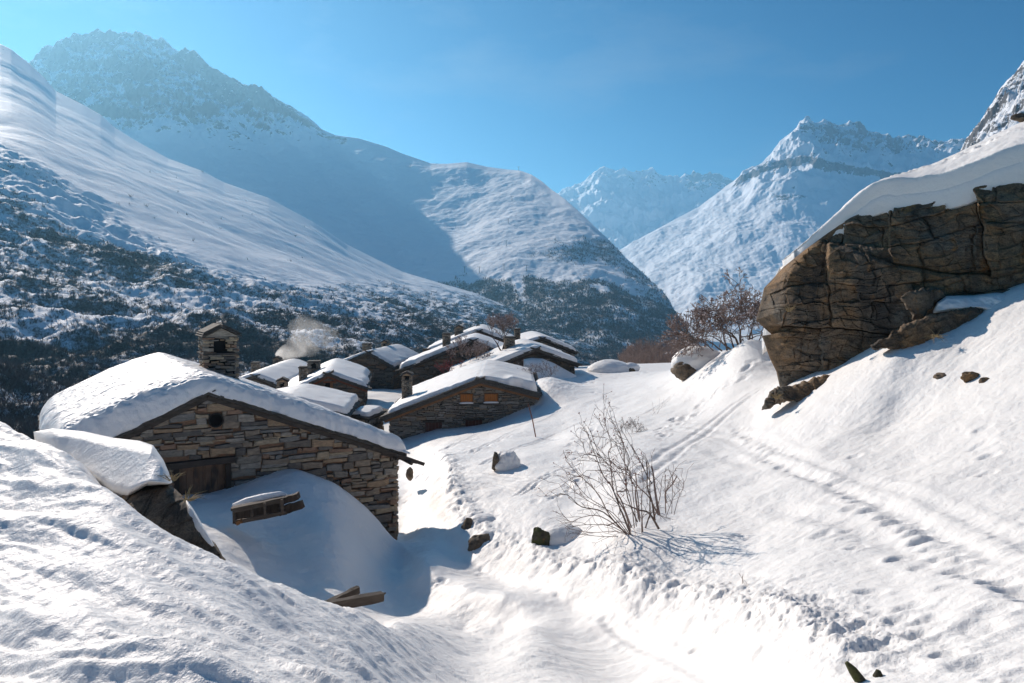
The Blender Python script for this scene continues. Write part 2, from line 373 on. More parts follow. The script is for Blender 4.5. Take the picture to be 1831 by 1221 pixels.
CREST = smooth_line([hit(*q, 13.5) for q in ((985, 1085), (900, 1074), (830, 1057), (770, 1022), (718, 978), (668, 935), (622, 893), (598, 868))], 4)
CRL = sum((p_ - q_).length for p_, q_ in zip(CREST[:-1], CREST[1:]))
rng = random.Random(11)
PRINTS = []      # (x, y, radius, depth, angle, stretch)
def prints_px(px, py, r=.13, d=.11, ang=0, st=1.6, y0=2.3):
    p = hit(px, py, y0); PRINTS.append((p.x, p.y, r, d, ang, st))
for (px, py) in [(1318, 764), (1324, 768), (1337, 776), (1345, 782), (1341, 788), (1352, 793), (1364, 797), (1374, 802), (1381, 807), (1378, 818), (1393, 821), (1400, 833), (1419, 835), (1422, 850), (1441, 850), (1463, 858), (1499, 862), (1511, 877), (1525, 890), (1523, 911), (1557, 915), (1585, 930), (1627, 947), (1650, 968), (1664, 962), (1693, 995), (1702, 1007), (1740, 1024), (1757, 1030), (1810, 1050), (1822, 1054), (1858, 1075), (1890, 1100),
                 (1540, 899), (1600, 938), (1640, 955), (1673, 980), (1720, 1018), (1780, 1040)]:
    prints_px(px, py, .15, .13, -.5, 1.5)
for (px, py) in [(1759, 765), (1754, 794), (1768, 814), (1765, 845), (1528, 822), (1533, 982), (1600, 1005), (1620, 1000), (1655, 1015), (1470, 958), (1320, 960), (1480, 1115), (1510, 1113), (1545, 1125), (1605, 1115), (1632, 1086), (1665, 1110), (1700, 1052), (1755, 1120), (1780, 1095), (1560, 1065), (1580, 1100), (1460, 1080), (1190, 1070), (1230, 1125), (1250, 1145), (1290, 1135), (1325, 1125), (1360, 1165), (1440, 1160), (1500, 1160), (1570, 1170), (1640, 1140), (1700, 1175), (1750, 1190)]:
    prints_px(px, py, .12 + .08 * rng.random(), .10, rng.uniform(-1, 1), 1.3)
for i in range(90):      # churned edge of the path on its uphill side
    k = rng.randrange(0, len(PATHL) - 1); a, b = PATHL[k], PATHL[k + 1]; t = rng.random(); c = a.lerp(b, t); d = (b - a); nrm = Vector((d.y, -d.x, 0)).normalized()
    off = .95 + abs(rng.gauss(0, .7)); p = c + nrm * off
    PRINTS.append((p.x, p.y, rng.uniform(.035, .12), rng.uniform(.01, .07), rng.uniform(-2, 2), rng.uniform(1, 2.6)))
def trail(pts, step=.38, wob=.16, r=.12, d=.08, y0=2.3):
    L = smooth_line([hit(*p, y0) for p in pts], 5); acc = 0
    for a, b in zip(L[:-1], L[1:]):
        q = (b - a).length; ang = math.atan2(b.y - a.y, b.x - a.x)
        while acc < q:
            p = a.lerp(b, acc / q); PRINTS.append((p.x + rng.gauss(0, wob), p.y + rng.gauss(0, wob), r * rng.uniform(.7, 1.25), d * rng.uniform(.6, 1.3), ang + rng.uniform(-.3, .3), rng.uniform(1.2, 2)))
            acc += step * rng.uniform(.6, 1.4)
        acc -= q
trail([(1000, 905), (1022, 850), (1040, 800), (1062, 755), (1090, 725), (1080, 700)], .33, .35, .13, .10)
trail([(1000, 690), (1050, 676), (1120, 668), (1190, 664)], .3, .8, .16, .09, 40)
trail([(980, 700), (1040, 684), (1090, 672)], .3, .9, .16, .09, 40)
trail([(1180, 770), (1240, 730), (1290, 700), (1340, 660), (1368, 630)], .35, .32, .17, .13)
trail([(1150, 790), (1230, 745), (1275, 722)], .4, .4, .15, .10)
trail([(760, 1050), (860, 1010), (940, 1030), (1030, 1060)], .3, .3, .1, .05, 14)
trail([(830, 810), (880, 790), (940, 770), (1000, 760), (1050, 735)], .35, .3, .12, .08, 22)
TRACKS = []      # grooves: (polyline, half width, depth)
def track(pts, w=.06, d=.05, y0=2.3, pair=0):
    L = smooth_line([hit(*p, y0) for p in pts], 5); TRACKS.append((L, w, d))
    if pair:
        n = Vector((L[-1].y - L[0].y, L[0].x - L[-1].x, 0)).normalized() * pair; TRACKS.append(([p + n for p in L], w, d))
track([(1225, 765), (1330, 775), (1440, 822), (1560, 868), (1700, 915), (1850, 985)], .16, .05, pair=.45)
track([(1240, 790), (1400, 840), (1560, 895), (1700, 960), (1850, 1060)], .20, .04)
track([(1390, 905), (1500, 935), (1600, 975), (1720, 1020), (1850, 1070)], .22, .06)
track([(1120, 860), (1200, 800), (1290, 740), (1370, 690)], .10, .06, pair=.5)
for s_ in range(11):
    o = rng.uniform(-14, 14); q = rng.uniform(-16, 16)
    track([(720 + o, 905 + q), (790 + o, 868 + q * .7), (870, 858 + q), (960, 868 + q), (1040, 850 + q * 1.4)], .05, .035, 20, pair=.14)
for (a, b, c) in [((800, 800), (860, 775), (950, 740)), ((770, 820), (850, 785), (960, 752)), ((840, 810), (900, 780), (1000, 735)), ((860, 830), (960, 790), (1080, 740)), ((1010, 800), (1080, 770), (1200, 710)), ((880, 765), (960, 725), (1060, 690)), ((745, 850), (780, 810), (850, 790)), ((760, 858), (800, 820), (880, 800)), ((920, 885), (1000, 840), (1090, 790))]:
    track([a, b, c], .07, .06, 18, pair=.2)
track([(1080, 1092), (1170, 1150), (1260, 1190), (1340, 1235)], .08, .05)
track([(1120, 1060), (1210, 1120), (1300, 1170)], .08, .04)

def detail_z(x, y, z, fine=True):
    px = CX + F * x / y
    fade = 1 / (1 + (y / 70) ** 2)
    dz = fbm(x * .35, y * .35, 3, 5) * .16 * fade * sstep(6, 14, y)
    dz += fbm(x * 1.1, y * 1.1, 4, 9) * .05 * fade
    if fine:
        dz += fbm(x * 5, y * 5, 3, 21, .55) * (.009 + .006 * sstep(12, 15, y)) * sstep(60, 15, y)
        # wind-carved ridges on the near bank, running down to the right
        bank = sstep(14, 11, y) * sstep(.4, -1.6, x + .12 * (y - 8)) 
        wx = x + .3 * g2(x * .35, y * .35, 3); wy = y + .42 * g2(x * .30 + 7, y * .30, 4)
        ca, sa = math.cos(R(-33)), math.sin(R(-33)); a = ca * wx + sa * wy; b = -sa * wx + ca * wy
        r1 = fbm(a * .26, b * 1.9, 3, 31, .55); r2 = fbm(a * .6, b * 5.2, 3, 37, .55)
        sharp = np.where(r1 > 0, r1, r1 * .6)
        big = 1 + .8 * sstep(7.5, 5, y)
        dz += bank * (sharp * .21 * big * .8 + r2 * .050 + fbm(x * 7, y * 9, 3, 41) * .012)
        # rippled drifts elsewhere
        rest = (1 - bank) * sstep(50, 14, y)
        ang = R(25); a = math.cos(ang) * x + math.sin(ang) * y; b = -math.sin(ang) * x + math.cos(ang) * y
        dz += rest * fbm(a * 1.4, b * 5.5, 3, 51) * .018 * (0.4 + sstep(-.1, .4, g2(x * .25, y * .25, 8)))
    return dz
def features(x, y, z):
    d, s_, side = segdist(x, y, PATHL)
    nz_ = fbm(x * 1.3, y * 1.3, 3, 77) * .22
    core = sstep(1.05, .55, d + nz_ * .5); pm = (d + nz_ * .6) < .82
    berm = np.exp(-((d - 1.35) / .38) ** 2) * .13 * (1 + 1.2 * fbm(x * 2.2, y * 2.2, 3, 79))
    rough = sstep(.8, 1.3, d) * sstep(2.7, 1.4, d) * (fbm(x * 4.2, y * 4.2, 4, 80, .6) * .075 + fbm(x * 10, y * 10, 3, 82, .6, ridged=True) * .03)
    z = z + (berm + rough) * sstep(45, 30, y) * sstep(5.5, 8, y) * np.where(side > 0, 1, .18) - core * (.05 + .09 * sstep(-.7, .7, d * side))
    q, s1, sd1 = segdist(x, y, CREST); z = z + .13 * np.clip(1 - q / (.55 + .55 * sstep(-.3, .3, q * sd1)), 0, 1) ** 1.4 * sstep(0, .8, s1) * sstep(CRL, CRL - 2.5, s1)
    for (cx, cy, r, dep, ang, st) in PRINTS:
        R_ = r * st * 2.6; m = np.nonzero((np.abs(x - cx) < R_) & (np.abs(y - cy) < R_))[0] if x.ndim == 1 else None
        if m is None or not len(m): continue
        ux = x[m] - cx; uy = y[m] - cy; a = math.cos(ang) * ux + math.sin(ang) * uy; b = -math.sin(ang) * ux + math.cos(ang) * uy
        q = np.hypot(a / st, b) / r
        z[m] += dep * .42 * (-(1 - sstep(.45, 1.1, q)) + .28 * np.exp(-((q - 1.35) / .35) ** 2))
    for (L, w, dep) in TRACKS:
        xs = [p.x for p in L]; ys = [p.y for p in L]
        m = np.nonzero((x > min(xs) - .6) & (x < max(xs) + .6) & (y > min(ys) - .6) & (y < max(ys) + .6))[0]
        if not len(m): continue
        q, s1, _ = segdist(x[m], y[m], L); w_ = np.maximum(w, y[m] * .0016)
        z[m] += dep * (-np.exp(-(q / w_) ** 2) + .3 * np.exp(-((q / w_ - 1.9) / .6) ** 2)) * (.7 + .3 * g2(s1 * .8, s1 * 0, 5))
    return z, pm
def ground_z(x, y):
    x = np.array([float(x)]); y = np.array([float(y)]); z = base_z(x, y); return float((z + detail_z(x, y, z, True))[0])

NX, NY = 1080, 1120
_px = np.concatenate([np.linspace(-3400, -470, 70), np.linspace(-460, 2240, NX), np.linspace(2250, 5200, 70)]); NX = len(_px)
_v = np.concatenate([np.linspace(math.log(.7), math.log(2.22), 50), np.linspace(math.log(2.25), math.log(165), NY)]); NY = len(_v)
PX, V = np.meshgrid(_px, _v); Yg = np.exp(V); Xg = (PX - CX) / F * Yg
x = Xg.ravel(); y = Yg.ravel(); z = base_z(x, y); z = z + detail_z(x, y, z)
z, pm = features(x, y, z)
GV = np.stack([x, y, z], 1); gf = gridfaces(NX, NY)
isp = pm[gf].sum(1) >= 3
def submesh(name, V_, F_, mat):
    used = np.unique(F_); re = np.full(len(V_), -1); re[used] = np.arange(len(used)); return npmesh(name, V_[used], re[F_], mat, None, True)
tag(submesh('ground', GV, gf[~isp], M['snow']), kind='structure')
tag(submesh('path', GV, gf[isp], M['pathsnow']), kind='structure')
# ================================================================== mountains
def resample(keys, vals, q):
    """smooth (Catmull-like, monotone enough) interpolation of columns along px"""
    keys = np.array(keys, float); vals = np.array(vals, float)
    k = np.clip(np.searchsorted(keys, q, side='right') - 1, 0, len(keys) - 2); t = (q - keys[k]) / (keys[k + 1] - keys[k]); t = np.clip(t, 0, 1)
    sl = np.gradient(vals, keys, axis=0) if len(keys) > 2 else np.repeat((vals[1:] - vals[:1]) / (keys[1] - keys[0]), 2, 0)
    h = (keys[k + 1] - keys[k]); t2 = t * t; t3 = t2 * t
    sh = (slice(None),) + (None,) * (vals.ndim - 1); t, t2, t3, h = t[sh], t2[sh], t3[sh], h[sh]
    return (2 * t3 - 3 * t2 + 1) * vals[k] + (t3 - 2 * t2 + t) * h * sl[k] + (-2 * t3 + 3 * t2) * vals[k + 1] + (t3 - t2) * h * sl[k + 1]
def mountain_grid(cols, ridge, nu, nv, px0, px1):
    """cols {px: [(Y, py) foot ... ridge]}; ridge [(px, py)] finer outline of the crest; returns px, v, Y, py arrays"""
    ks = sorted(cols); vals = np.array([cols[k] for k in ks], float)
    px = np.linspace(px0, px1, nu); C_ = resample(ks, vals, px)            # nu, nk, 2
    rp = np.interp(px, [r[0] for r in ridge], [r[1] for r in ridge])
    C_[:, -1, 1] = rp
    nk = C_.shape[1]; v = np.linspace(0, 1, nv); kk = np.arange(nk) / (nk - 1)
    out = np.empty((nv, nu, 2))
    for j in range(nu): out[:, j] = resample(kk, C_[j], v)
    return px, v, out[..., 0], out[..., 1]
def mountain(name, cols, ridge, nu, nv, px0, px1, noise_fn, mask_fn, mat, back=1.35, seed=0):
    px, v, Y, py = mountain_grid(cols, ridge, nu, nv, px0, px1)
    PXg = np.repeat(px[None], nv, 0); Vg = np.repeat(v[:, None], nu, 1)
    X = (PXg - CX) / F * Y; Z = -(py - HY) / F * Y
    edge = sstep(1.0, .93, Vg)
    dz = noise_fn(X, Y, Z, PXg, py, Vg, edge); Z = Z + dz
    # carry on behind the crest so that the mountain has a far side
    nb = 14; Xs = [X]; Ys = [Y]; Zs = [Z]
    rng_ = np.linspace(0, 1, nb + 1)[1:]
    Yr, Zr, Xr = Y[-1], Z[-1], X[-1]; span = (Y[-1] - Y[0])
    Bx = []; By = []; Bz = []
    for q in rng_:
        yy = Yr + span * .5 * q; Bx.append(Xr * yy / Yr); By.append(yy)
        Bz.append(Zr - (Zr - Zr.min() + 200) * (q ** 1.5) + fbm(Bx[-1] / 180, yy / 180, 3, 91) * 25 * q - q * span * .12)
    X = np.vstack([X] + [np.array(Bx)]); Y2 = np.vstack([Y, np.array(By)]); Z = np.vstack([Z, np.array(Bz)])
    nvt = nv + nb
    # slope for the masks
    gu = np.gradient(np.stack([X, Y2, Z], -1), axis=1); gv = np.gradient(np.stack([X, Y2, Z], -1), axis=0)
    nrm = np.cross(gu, gv); nrm /= np.linalg.norm(nrm, axis=-1, keepdims=True) + 1e-9
    PX2 = np.repeat(px[None], nvt, 0); PY2 = HY - F * Z / Y2
    rock, veg = mask_fn(X, Y2, Z, PX2, PY2, nrm, np.vstack([Vg, np.ones((nb, nu))]))
    o = npmesh(name, np.stack([X.ravel(), Y2.ravel(), Z.ravel()], 1), gridfaces(nu, nvt), mat, None, True,
               {'rock': np.clip(rock, 0, 1).ravel(), 'veg': np.clip(veg, 0, 1).ravel()})
    tag(o, kind='structure')
    return o, (X[:nv], Y2[:nv], Z[:nv], PX2[:nv], PY2[:nv], rock[:nv], veg[:nv])
def mountain_mat(name, sc_, rock=((.05, .05, .055), (.16, .145, .135)), veg=((.035, .032, .035), (.11, .085, .075)), bd=3.0, th=.5):
    m, nt, b = newmat(name); n = N(nt); g = n('NewGeometry').outputs['Position']
    ra = n('Attribute', {'attribute_name': 'rock'}).outputs['Fac']; va = n('Attribute', {'attribute_name': 'veg'}).outputs['Fac']
    n1 = n.noise(n.map(g, (1, 1, 1.8)), sc_, 10, .68, .4); n2 = n.noise(n.map(g, (1, 1, 1)), sc_ * 1.7, 10, .75)
    n3 = n.noise(g, sc_ * 9, 6, .7)
    rm = n.math('ADD', ra, n.math('MULTIPLY', n.math('SUBTRACT', n1, .5), 2.1)); rm = n.ramp(rm, [(.46, 0.), (.58, 1.)])
    vm = n.math('ADD', va, n.math('MULTIPLY', n.math('SUBTRACT', n2, .5), 2.3)); vm = n.math('ADD', vm, n.math('MULTIPLY', n.math('SUBTRACT', n3, .5), .9)); vm = n.ramp(vm, [(.36, 0.), (.78, 1.)])
    rc = n.mix(n.ramp(n3, [(.3, 0.), (.7, 1.)]), *rock); vc = n.mix(n.ramp(n3, [(.35, 0.), (.7, 1.)]), *veg)
    c = n.mix(vm, (.86, .88, .91), vc); c = n.mix(rm, c, rc)
    n.set(b.inputs['Base Color'], c); b.inputs['Roughness'].default_value = .75; b.inputs['Specular IOR Level'].default_value = .15
    hh = n.math('ADD', n1, n.math('MULTIPLY', n3, .25)); n.set(b.inputs['Normal'], n.bump(hh, .5, bd))
    return m

# --- near valley side on the left (A)
A_COLS = {
 -520: [(70, 830), (170, 640), (360, 420), (620, 300), (1150, 190)],
 -200: [(85, 825), (190, 650), (380, 460), (680, 300), (1350, 150)],
 0: [(95, 815), (220, 660), (420, 440), (740, 248), (1420, 78)],
 180: [(105, 810), (250, 640), (470, 470), (800, 318), (1400, 213)],
 380: [(115, 805), (290, 610), (560, 490), (890, 388), (1330, 314)],
 560: [(130, 795), (350, 610), (660, 520), (980, 455), (1340, 397)],
 720: [(150, 780), (430, 620), (760, 555), (1080, 520), (1450, 486)],
 850: [(170, 770), (520, 640), (860, 585), (1180, 555), (1500, 522)],
 1000: [(200, 755), (620, 665), (960, 630), (1250, 605), (1500, 585)],
 1130: [(230, 745), (700, 680), (1020, 660), (1300, 645), (1480, 636)],
 1300: [(250, 745), (750, 690), (1050, 675), (1300, 668), (1450, 662)],
}
A_RIDGE = [(-520, 190), (-200, 150), (-60, 88), (0, 78), (20, 88), (55, 116), (80, 140), (100, 163), (150, 188), (180, 205), (205, 228), (240, 250), (300, 283), (360, 305), (400, 326), (480, 354), (560, 397), (620, 437), (670, 462), (720, 486), (790, 507), (850, 524), (1000, 587), (1130, 637), (1300, 664)]
def line_y(px, pts): return np.interp(px, [p[0] for p in pts], [p[1] for p in pts])
A_ROCKLINE = [(-520, 200), (0, 262), (100, 322), (180, 372), (260, 430), (360, 480), (460, 500), (560, 520), (700, 522), (850, 535), (1300, 600)]
def a_noise(X, Y, Z, px, py, V, edge):
    ro = sstep(-35, 30, py - line_y(px, A_ROCKLINE))
    e2 = .12 + .88 * edge
    dz = fbm(X / 160, Y / 160, 4, 3) * 22 * edge
    l = fbm(X / 42, Y / 42, 5, 13, .55, ridged=True) * 9 * ro
    # ledges: terraces facing out of the hill
    w = (Z + fbm(X / 50, Y / 50, 3, 7) * 22 + .25 * X) / 17.0; fr = w - np.floor(w)
    led = (sstep(.0, .75, fr) - fr) * 11 * ro * (.4 + .9 * sstep(-.2, .4, fbm(X / 60, Y / 60, 2, 77)))
    w2 = (Z + fbm(X / 14, Y / 14, 3, 8) * 8) / 5.0; fr2 = w2 - np.floor(w2); led2 = (sstep(0, .7, fr2) - fr2) * 3.0 * ro
    fin = fbm(X / 7, Y / 7, 3, 19) * 1.3 * (ro * .9 + .1)
    nearf = sstep(0, .16, V)
    return dz * .38 * nearf + ((l * .6 + led) * nearf + (led2 * .5 + fin) * sstep(0, .05, V)) * e2
def a_mask(X, Y, Z, px, py, nrm, V):
    ro = sstep(-45, 45, py - line_y(px, A_ROCKLINE)); st = 1 - nrm[..., 2]
    rock = sstep(.32, .62, st) * ro * .95
    low = sstep(380, 560, py)
    vn = fbm(X / 60, Y / 75, 4, 23); v2 = fbm(X / 130, Y / 170, 3, 29)
    veg = ro * (.40 + .24 * low + .75 * vn + .6 * v2) + (1 - ro) * (sstep(.25, .6, vn) * .30 * sstep(300, 420, py))
    flat = sstep(.10, .02, st); veg = veg - .6 * flat * sstep(640, 560, py) + .12 * sstep(600, 680, py)
    right = sstep(450, 800, px) * sstep(430, 520, py); veg = veg + .22 * right
    top = sstep(60, 0, py - line_y(px, A_RIDGE)); rock = rock + top * sstep(120, 0, px) * .25
    return rock, veg
m_a = mountain_mat('hillside', .11, bd=1.6)
oA, dA = mountain('hillside', A_COLS, A_RIDGE, 760, 560, -520, 1290, a_noise, a_mask, m_a)

# --- the big mountain (B) with the wooded shoulder dropping to the valley
B_COLS = {
 -150: [(1500, 640), (1900, 480), (2300, 350), (2700, 240), (3100, 190)],
 60: [(1600, 560), (1950, 430), (2350, 300), (2750, 190), (3150, 113)],
 250: [(1650, 560), (2000, 420), (2400, 280), (2800, 150), (3150, 66)],
 420: [(1650, 580), (2000, 440), (2350, 335), (2700, 235), (3050, 152)],
 600: [(1500, 620), (1880, 500), (2230, 405), (2600, 320), (3000, 240)],
 800: [(1250, 660), (1600, 540), (2000, 445), (2400, 365), (2850, 293)],
 930: [(1100, 670), (1480, 550), (1880, 455), (2280, 370), (2700, 306)],
 1010: [(1000, 672), (1380, 570), (1720, 490), (2020, 420), (2300, 356)],
 1090: [(920, 674), (1250, 600), (1530, 540), (1780, 485), (2000, 432)],
 1180: [(860, 676), (1110, 640), (1350, 600), (1550, 560), (1720, 522)],
 1218: [(840, 680), (1050, 655), (1250, 628), (1420, 600), (1560, 572)],
 1260: [(840, 684), (1000, 668), (1150, 655), (1300, 642), (1420, 630)],
}
B_RIDGE = [(-150, 200), (20, 140), (57, 113), (75, 98), (100, 88), (150, 73), (200, 70), (225, 68), (250, 63), (268, 66), (283, 82), (293, 90), (305, 96), (318, 101), (325, 96), (345, 98), (370, 118), (420, 150), (450, 163), (480, 176), (520, 194), (552, 212), (575, 232), (600, 242), (640, 247), (690, 262), (720, 275), (750, 285), (770, 292), (800, 293), (835, 290), (870, 298), (905, 303), (930, 305), (950, 312), (970, 325), (985, 338), (1010, 356), (1035, 378), (1060, 402), (1090, 430), (1120, 462), (1150, 488), (1180, 518), (1200, 545), (1218, 572), (1235, 600), (1260, 630)]
def b_noise(X, Y, Z, px, py, V, edge):
    roc = sstep(620, 520, px) * sstep(280, 200, py)
    a = fbm(X / 420, Y / 420, 4, 41) * 55
    r_ = fbm(X / 190, Y / 190, 6, 43, .55, ridged=True) * 90 * (roc + .05)
    sh = fbm(X / 90, Y / 90, 5, 47, .55) * 9 * (.3 + sstep(470, 520, py))
    gul = fbm((X + .4 * Z) / 60, Y / 260, 4, 49, .55) * 12 * sstep(480, 520, py)
    w = (Z + fbm(X / 130, Y / 130, 3, 51) * 50 + .18 * X) / 44.; fr = w - np.floor(w); led = (sstep(0, .7, fr) - fr) * 26 * roc
    fin = fbm(X / 22, Y / 22, 3, 57) * 2.5
    e = .06 + .94 * edge
    return (a * .6 * edge + (r_ + led) * (.16 + .84 * edge) + (sh + gul) * e + fin * e)
def b_mask(X, Y, Z, px, py, nrm, V):
    roc = sstep(640, 500, px) * sstep(300, 190, py - .12 * (px - 300) * (px > 300)); st = 1 - nrm[..., 2]
    rock = roc * (.36 + .55 * sstep(.3, .7, st) + .25 * fbm(X / 160, Y / 160, 3, 61) + .55 * fbm(X / 420, Y / 300, 3, 67)) + sstep(.6, .85, st) * .4
    rock += .45 * np.exp(-((py - line_y(px, B_RIDGE) - 8) / 9.) ** 2) * (px < 620) * sstep(380, 450, px)
    rock += .30 * sstep(14, 2, py - line_y(px, B_RIDGE)) * sstep(700, 760, px) * sstep(980, 880, px)
    TL = [(-150, 500), (500, 500), (750, 505), (830, 492), (900, 488), (960, 495), (1040, 500), (1110, 508), (1160, 520), (1220, 560)]
    t = py - line_y(px, TL) + fbm(X / 70, Y / 120, 3, 63) * 22
    low = sstep(-6, 14, t); v = fbm(X / 55, Y / 90, 4, 65)
    veg = low * (.68 + .42 * v)
    # bushes above the tree line on the right shoulder
    sc_ = np.exp(-((px - 1010) / 75.) ** 2 - ((py - 455) / 35.) ** 2) * .45 + np.exp(-((px - 1130 - (py - 480)) / 55.) ** 2) * .42 * sstep(400, 450, py)
    veg = np.maximum(veg, sc_ + .18 * v)
    veg -= .8 * np.exp(-((px - 925 - .2 * (py - 500)) / 9.) ** 2) * sstep(560, 500, py)
    return rock, veg
m_b = mountain_mat('mountain_big', .022, rock=((.03, .03, .035), (.11, .10, .095)), bd=7)
oB, dB = mountain('mountain', B_COLS, B_RIDGE, 700, 520, -150, 1255, b_noise, b_mask, m_b)

# --- the two far peaks in the gap of the valley (C)
C_COLS = {960: [(5600, 520), (6400, 450), (7200, 400), (8000, 380)], 1080: [(5500, 520), (6300, 450), (7100, 370), (8000, 300)],
          1160: [(5500, 520), (6400, 450), (7300, 370), (8100, 308)], 1280: [(5600, 500), (6600, 420), (7800, 355), (8600, 318)], 1380: [(5700, 500), (6600, 440), (7800, 390), (8600, 350)]}
C_RIDGE = [(960, 375), (1000, 358), (1016, 350), (1040, 332), (1060, 316), (1072, 302), (1080, 299), (1095, 304), (1110, 311), (1130, 315), (1150, 311), (1165, 307), (1180, 315), (1200, 321), (1222, 328), (1232, 322), (1245, 319), (1258, 323), (1268, 318), (1280, 318), (1292, 326), (1305, 331), (1340, 345), (1380, 360)]
def c_noise(X, Y, Z, px, py, V, edge):
    return fbm(X / 420, Y / 420, 6, 71, .55, ridged=True) * 150 * (.12 + .88 * edge) + fbm(X / 110, Y / 110, 4, 73) * 22 * (.2 + .8 * edge)
def c_mask(X, Y, Z, px, py, nrm, V):
    st = 1 - nrm[..., 2]; return .18 * sstep(.3, .6, st) + .22 * sstep(45, 5, py - line_y(px, C_RIDGE)) + .25 * fbm(X / 300, Y / 300, 3, 75) + .35 * sstep(1215, 1240, px) * sstep(25, 5, py - line_y(px, C_RIDGE)), py * 0 - .5
m_c = mountain_mat('mountain_far', .010, rock=((.06, .06, .07), (.16, .15, .15)), bd=12)
oC, dC = mountain('mountain', C_COLS, C_RIDGE, 420, 220, 960, 1380, c_noise, c_mask, m_c)

# --- the pyramid-shaped peak on the right (D)
D_COLS = {
 1090: [(2300, 700), (2900, 620), (3500, 540), (4000, 490), (4400, 455)],
 1200: [(2100, 700), (2750, 590), (3400, 500), (4000, 440), (4500, 396)],
 1320: [(2000, 700), (2700, 570), (3400, 470), (4050, 385), (4700, 321)],
 1440: [(2000, 700), (2700, 560), (3450, 440), (4200, 320), (5000, 217)],
 1540: [(2000, 690), (2700, 550), (3450, 430), (4250, 325), (5100, 228)],
 1640: [(2000, 680), (2700, 540), (3450, 430), (4250, 340), (5100, 258)],
 1760: [(2000, 660), (2700, 530), (3450, 420), (4200, 330), (4900, 250)],
 1950: [(2000, 640), (2700, 500), (3400, 390), (4100, 290), (4700, 190)]}
D_RIDGE = [(1090, 458), (1125, 437), (1150, 423), (1180, 407), (1215, 388), (1250, 370), (1280, 348), (1305, 331), (1325, 318), (1345, 303), (1362, 290), (1378, 275), (1395, 255), (1410, 244), (1424, 232), (1430, 220), (1440, 216), (1450, 220), (1456, 228), (1463, 222), (1472, 217), (1480, 220), (1488, 229), (1500, 235), (1508, 226), (1520, 221), (1535, 226), (1550, 236), (1572, 240), (1588, 247), (1594, 258), (1612, 256), (1622, 254), (1660, 257), (1690, 261), (1720, 256), (1745, 245), (1800, 225), (1950, 190)]
def d_noise(X, Y, Z, px, py, V, edge):
    up = sstep(380, 300, py)
    r_ = fbm(X / 330, Y / 330, 6, 81, .55, ridged=True) * 120 * (.12 + up)
    w = (Z + fbm(X / 200, Y / 200, 3, 83) * 60) / 85.; fr = w - np.floor(w); led = (sstep(0, .75, fr) - fr) * 60 * up
    gul = fbm((X - .5 * Z) / 90, Y / 420, 4, 85, .55) * 12 * (1 - up) + fbm(X / 420, Y / 420, 3, 86) * 45 * (1 - up)
    return (r_ + led) * (.14 + .86 * edge) + gul * edge + fbm(X / 40, Y / 40, 3, 87) * 5 * (.2 + .8 * edge)
def d_mask(X, Y, Z, px, py, nrm, V):
    st = 1 - nrm[..., 2]
    bandl = line_y(px, [(1250, 372), (1320, 325), (1360, 303), (1400, 292), (1440, 285), (1500, 300), (1600, 315), (1950, 320)])
    band = np.exp(-((py - bandl) / 9.) ** 2) * sstep(1290, 1330, px)
    band2 = np.exp(-((py - 352) / 8.) ** 2 - ((px - 1400) / 55.) ** 2)
    top = sstep(295, 235, py) * sstep(1440, 1480, px)
    rock = band * .75 + band2 * .6 + top * (.42 + .3 * sstep(.35, .65, st)) + .35 * np.exp(-((px - 1440) / 13.) ** 2 - ((py - 226) / 12.) ** 2) + .28 * sstep(.35, .6, st) * sstep(400, 300, py)
    rock += .15 * fbm(X / 250, Y / 250, 3, 89)
    veg = .12 * sstep(420, 560, py) + .3 * fbm((X - .5 * Z) / 70, Y / 260, 4, 93) * sstep(400, 520, py) - .05
    veg += .5 * sstep(575, 640, py)
    return rock, veg
m_d = mountain_mat('mountain_right', .013, rock=((.03, .03, .035), (.11, .10, .095)), bd=9)
oD, dD = mountain('mountain', D_COLS, D_RIDGE, 640, 420, 1095, 1940, d_noise, d_mask, m_d)

# --- the dark crag above the boulder (E)
E_COLS = {1690: [(600, 520), (800, 460), (1000, 400), (1200, 330)], 1760: [(600, 500), (800, 400), (1000, 310), (1200, 217)], 1831: [(600, 480), (800, 350), (1000, 230), (1200, 118)],
          1950: [(600, 450), (800, 300), (1000, 140), (1200, 20)], 2150: [(600, 430), (800, 270), (1000, 100), (1200, -60)]}
E_RIDGE = [(1690, 330), (1722, 268), (1735, 247), (1748, 228), (1757, 213), (1768, 196), (1778, 180), (1790, 160), (1802, 146), (1815, 134), (1831, 118), (1870, 88), (1950, 20), (2150, -60)]
def e_noise(X, Y, Z, px, py, V, edge):
    return fbm(X / 70, Y / 70, 6, 101, .58, ridged=True) * 30 * (.15 + .85 * edge) + fbm(X / 14, Y / 14, 4, 103) * 4 * (.3 + .7 * edge)
def e_mask(X, Y, Z, px, py, nrm, V):
    return .34 + .4 * sstep(.4, .7, 1 - nrm[..., 2]) + .35 * fbm(X / 35, Y / 35, 3, 105), py * 0 - .5
m_e = mountain_mat('crag', .06, bd=2)
oE, dE = mountain('mountain', E_COLS, E_RIDGE, 260, 260, 1690, 2150, e_noise, e_mask, m_e)

# --- valley floor sheet out to the horizon, below everything
def valley():
    xs = np.concatenate([np.linspace(-9300, -600, 20), np.linspace(-500, 600, 56), np.linspace(700, 9300, 20)])
    ys = np.concatenate([np.linspace(120, 1500, 70), np.linspace(1600, 9500, 40)])
    Xv, Yv = np.meshgrid(xs, ys); Zv = -(690 - HY) / F * np.minimum(Yv, 900) - 38 + fbm(Xv / 200, Yv / 200, 3, 7) * 6
    npmesh('valley', np.stack([Xv.ravel(), Yv.ravel(), Zv.ravel()], 1), gridfaces(len(xs), len(ys)), M['farsnow'], None, True)
    tag(bpy.data.objects['valley'], kind='structure')
valley()

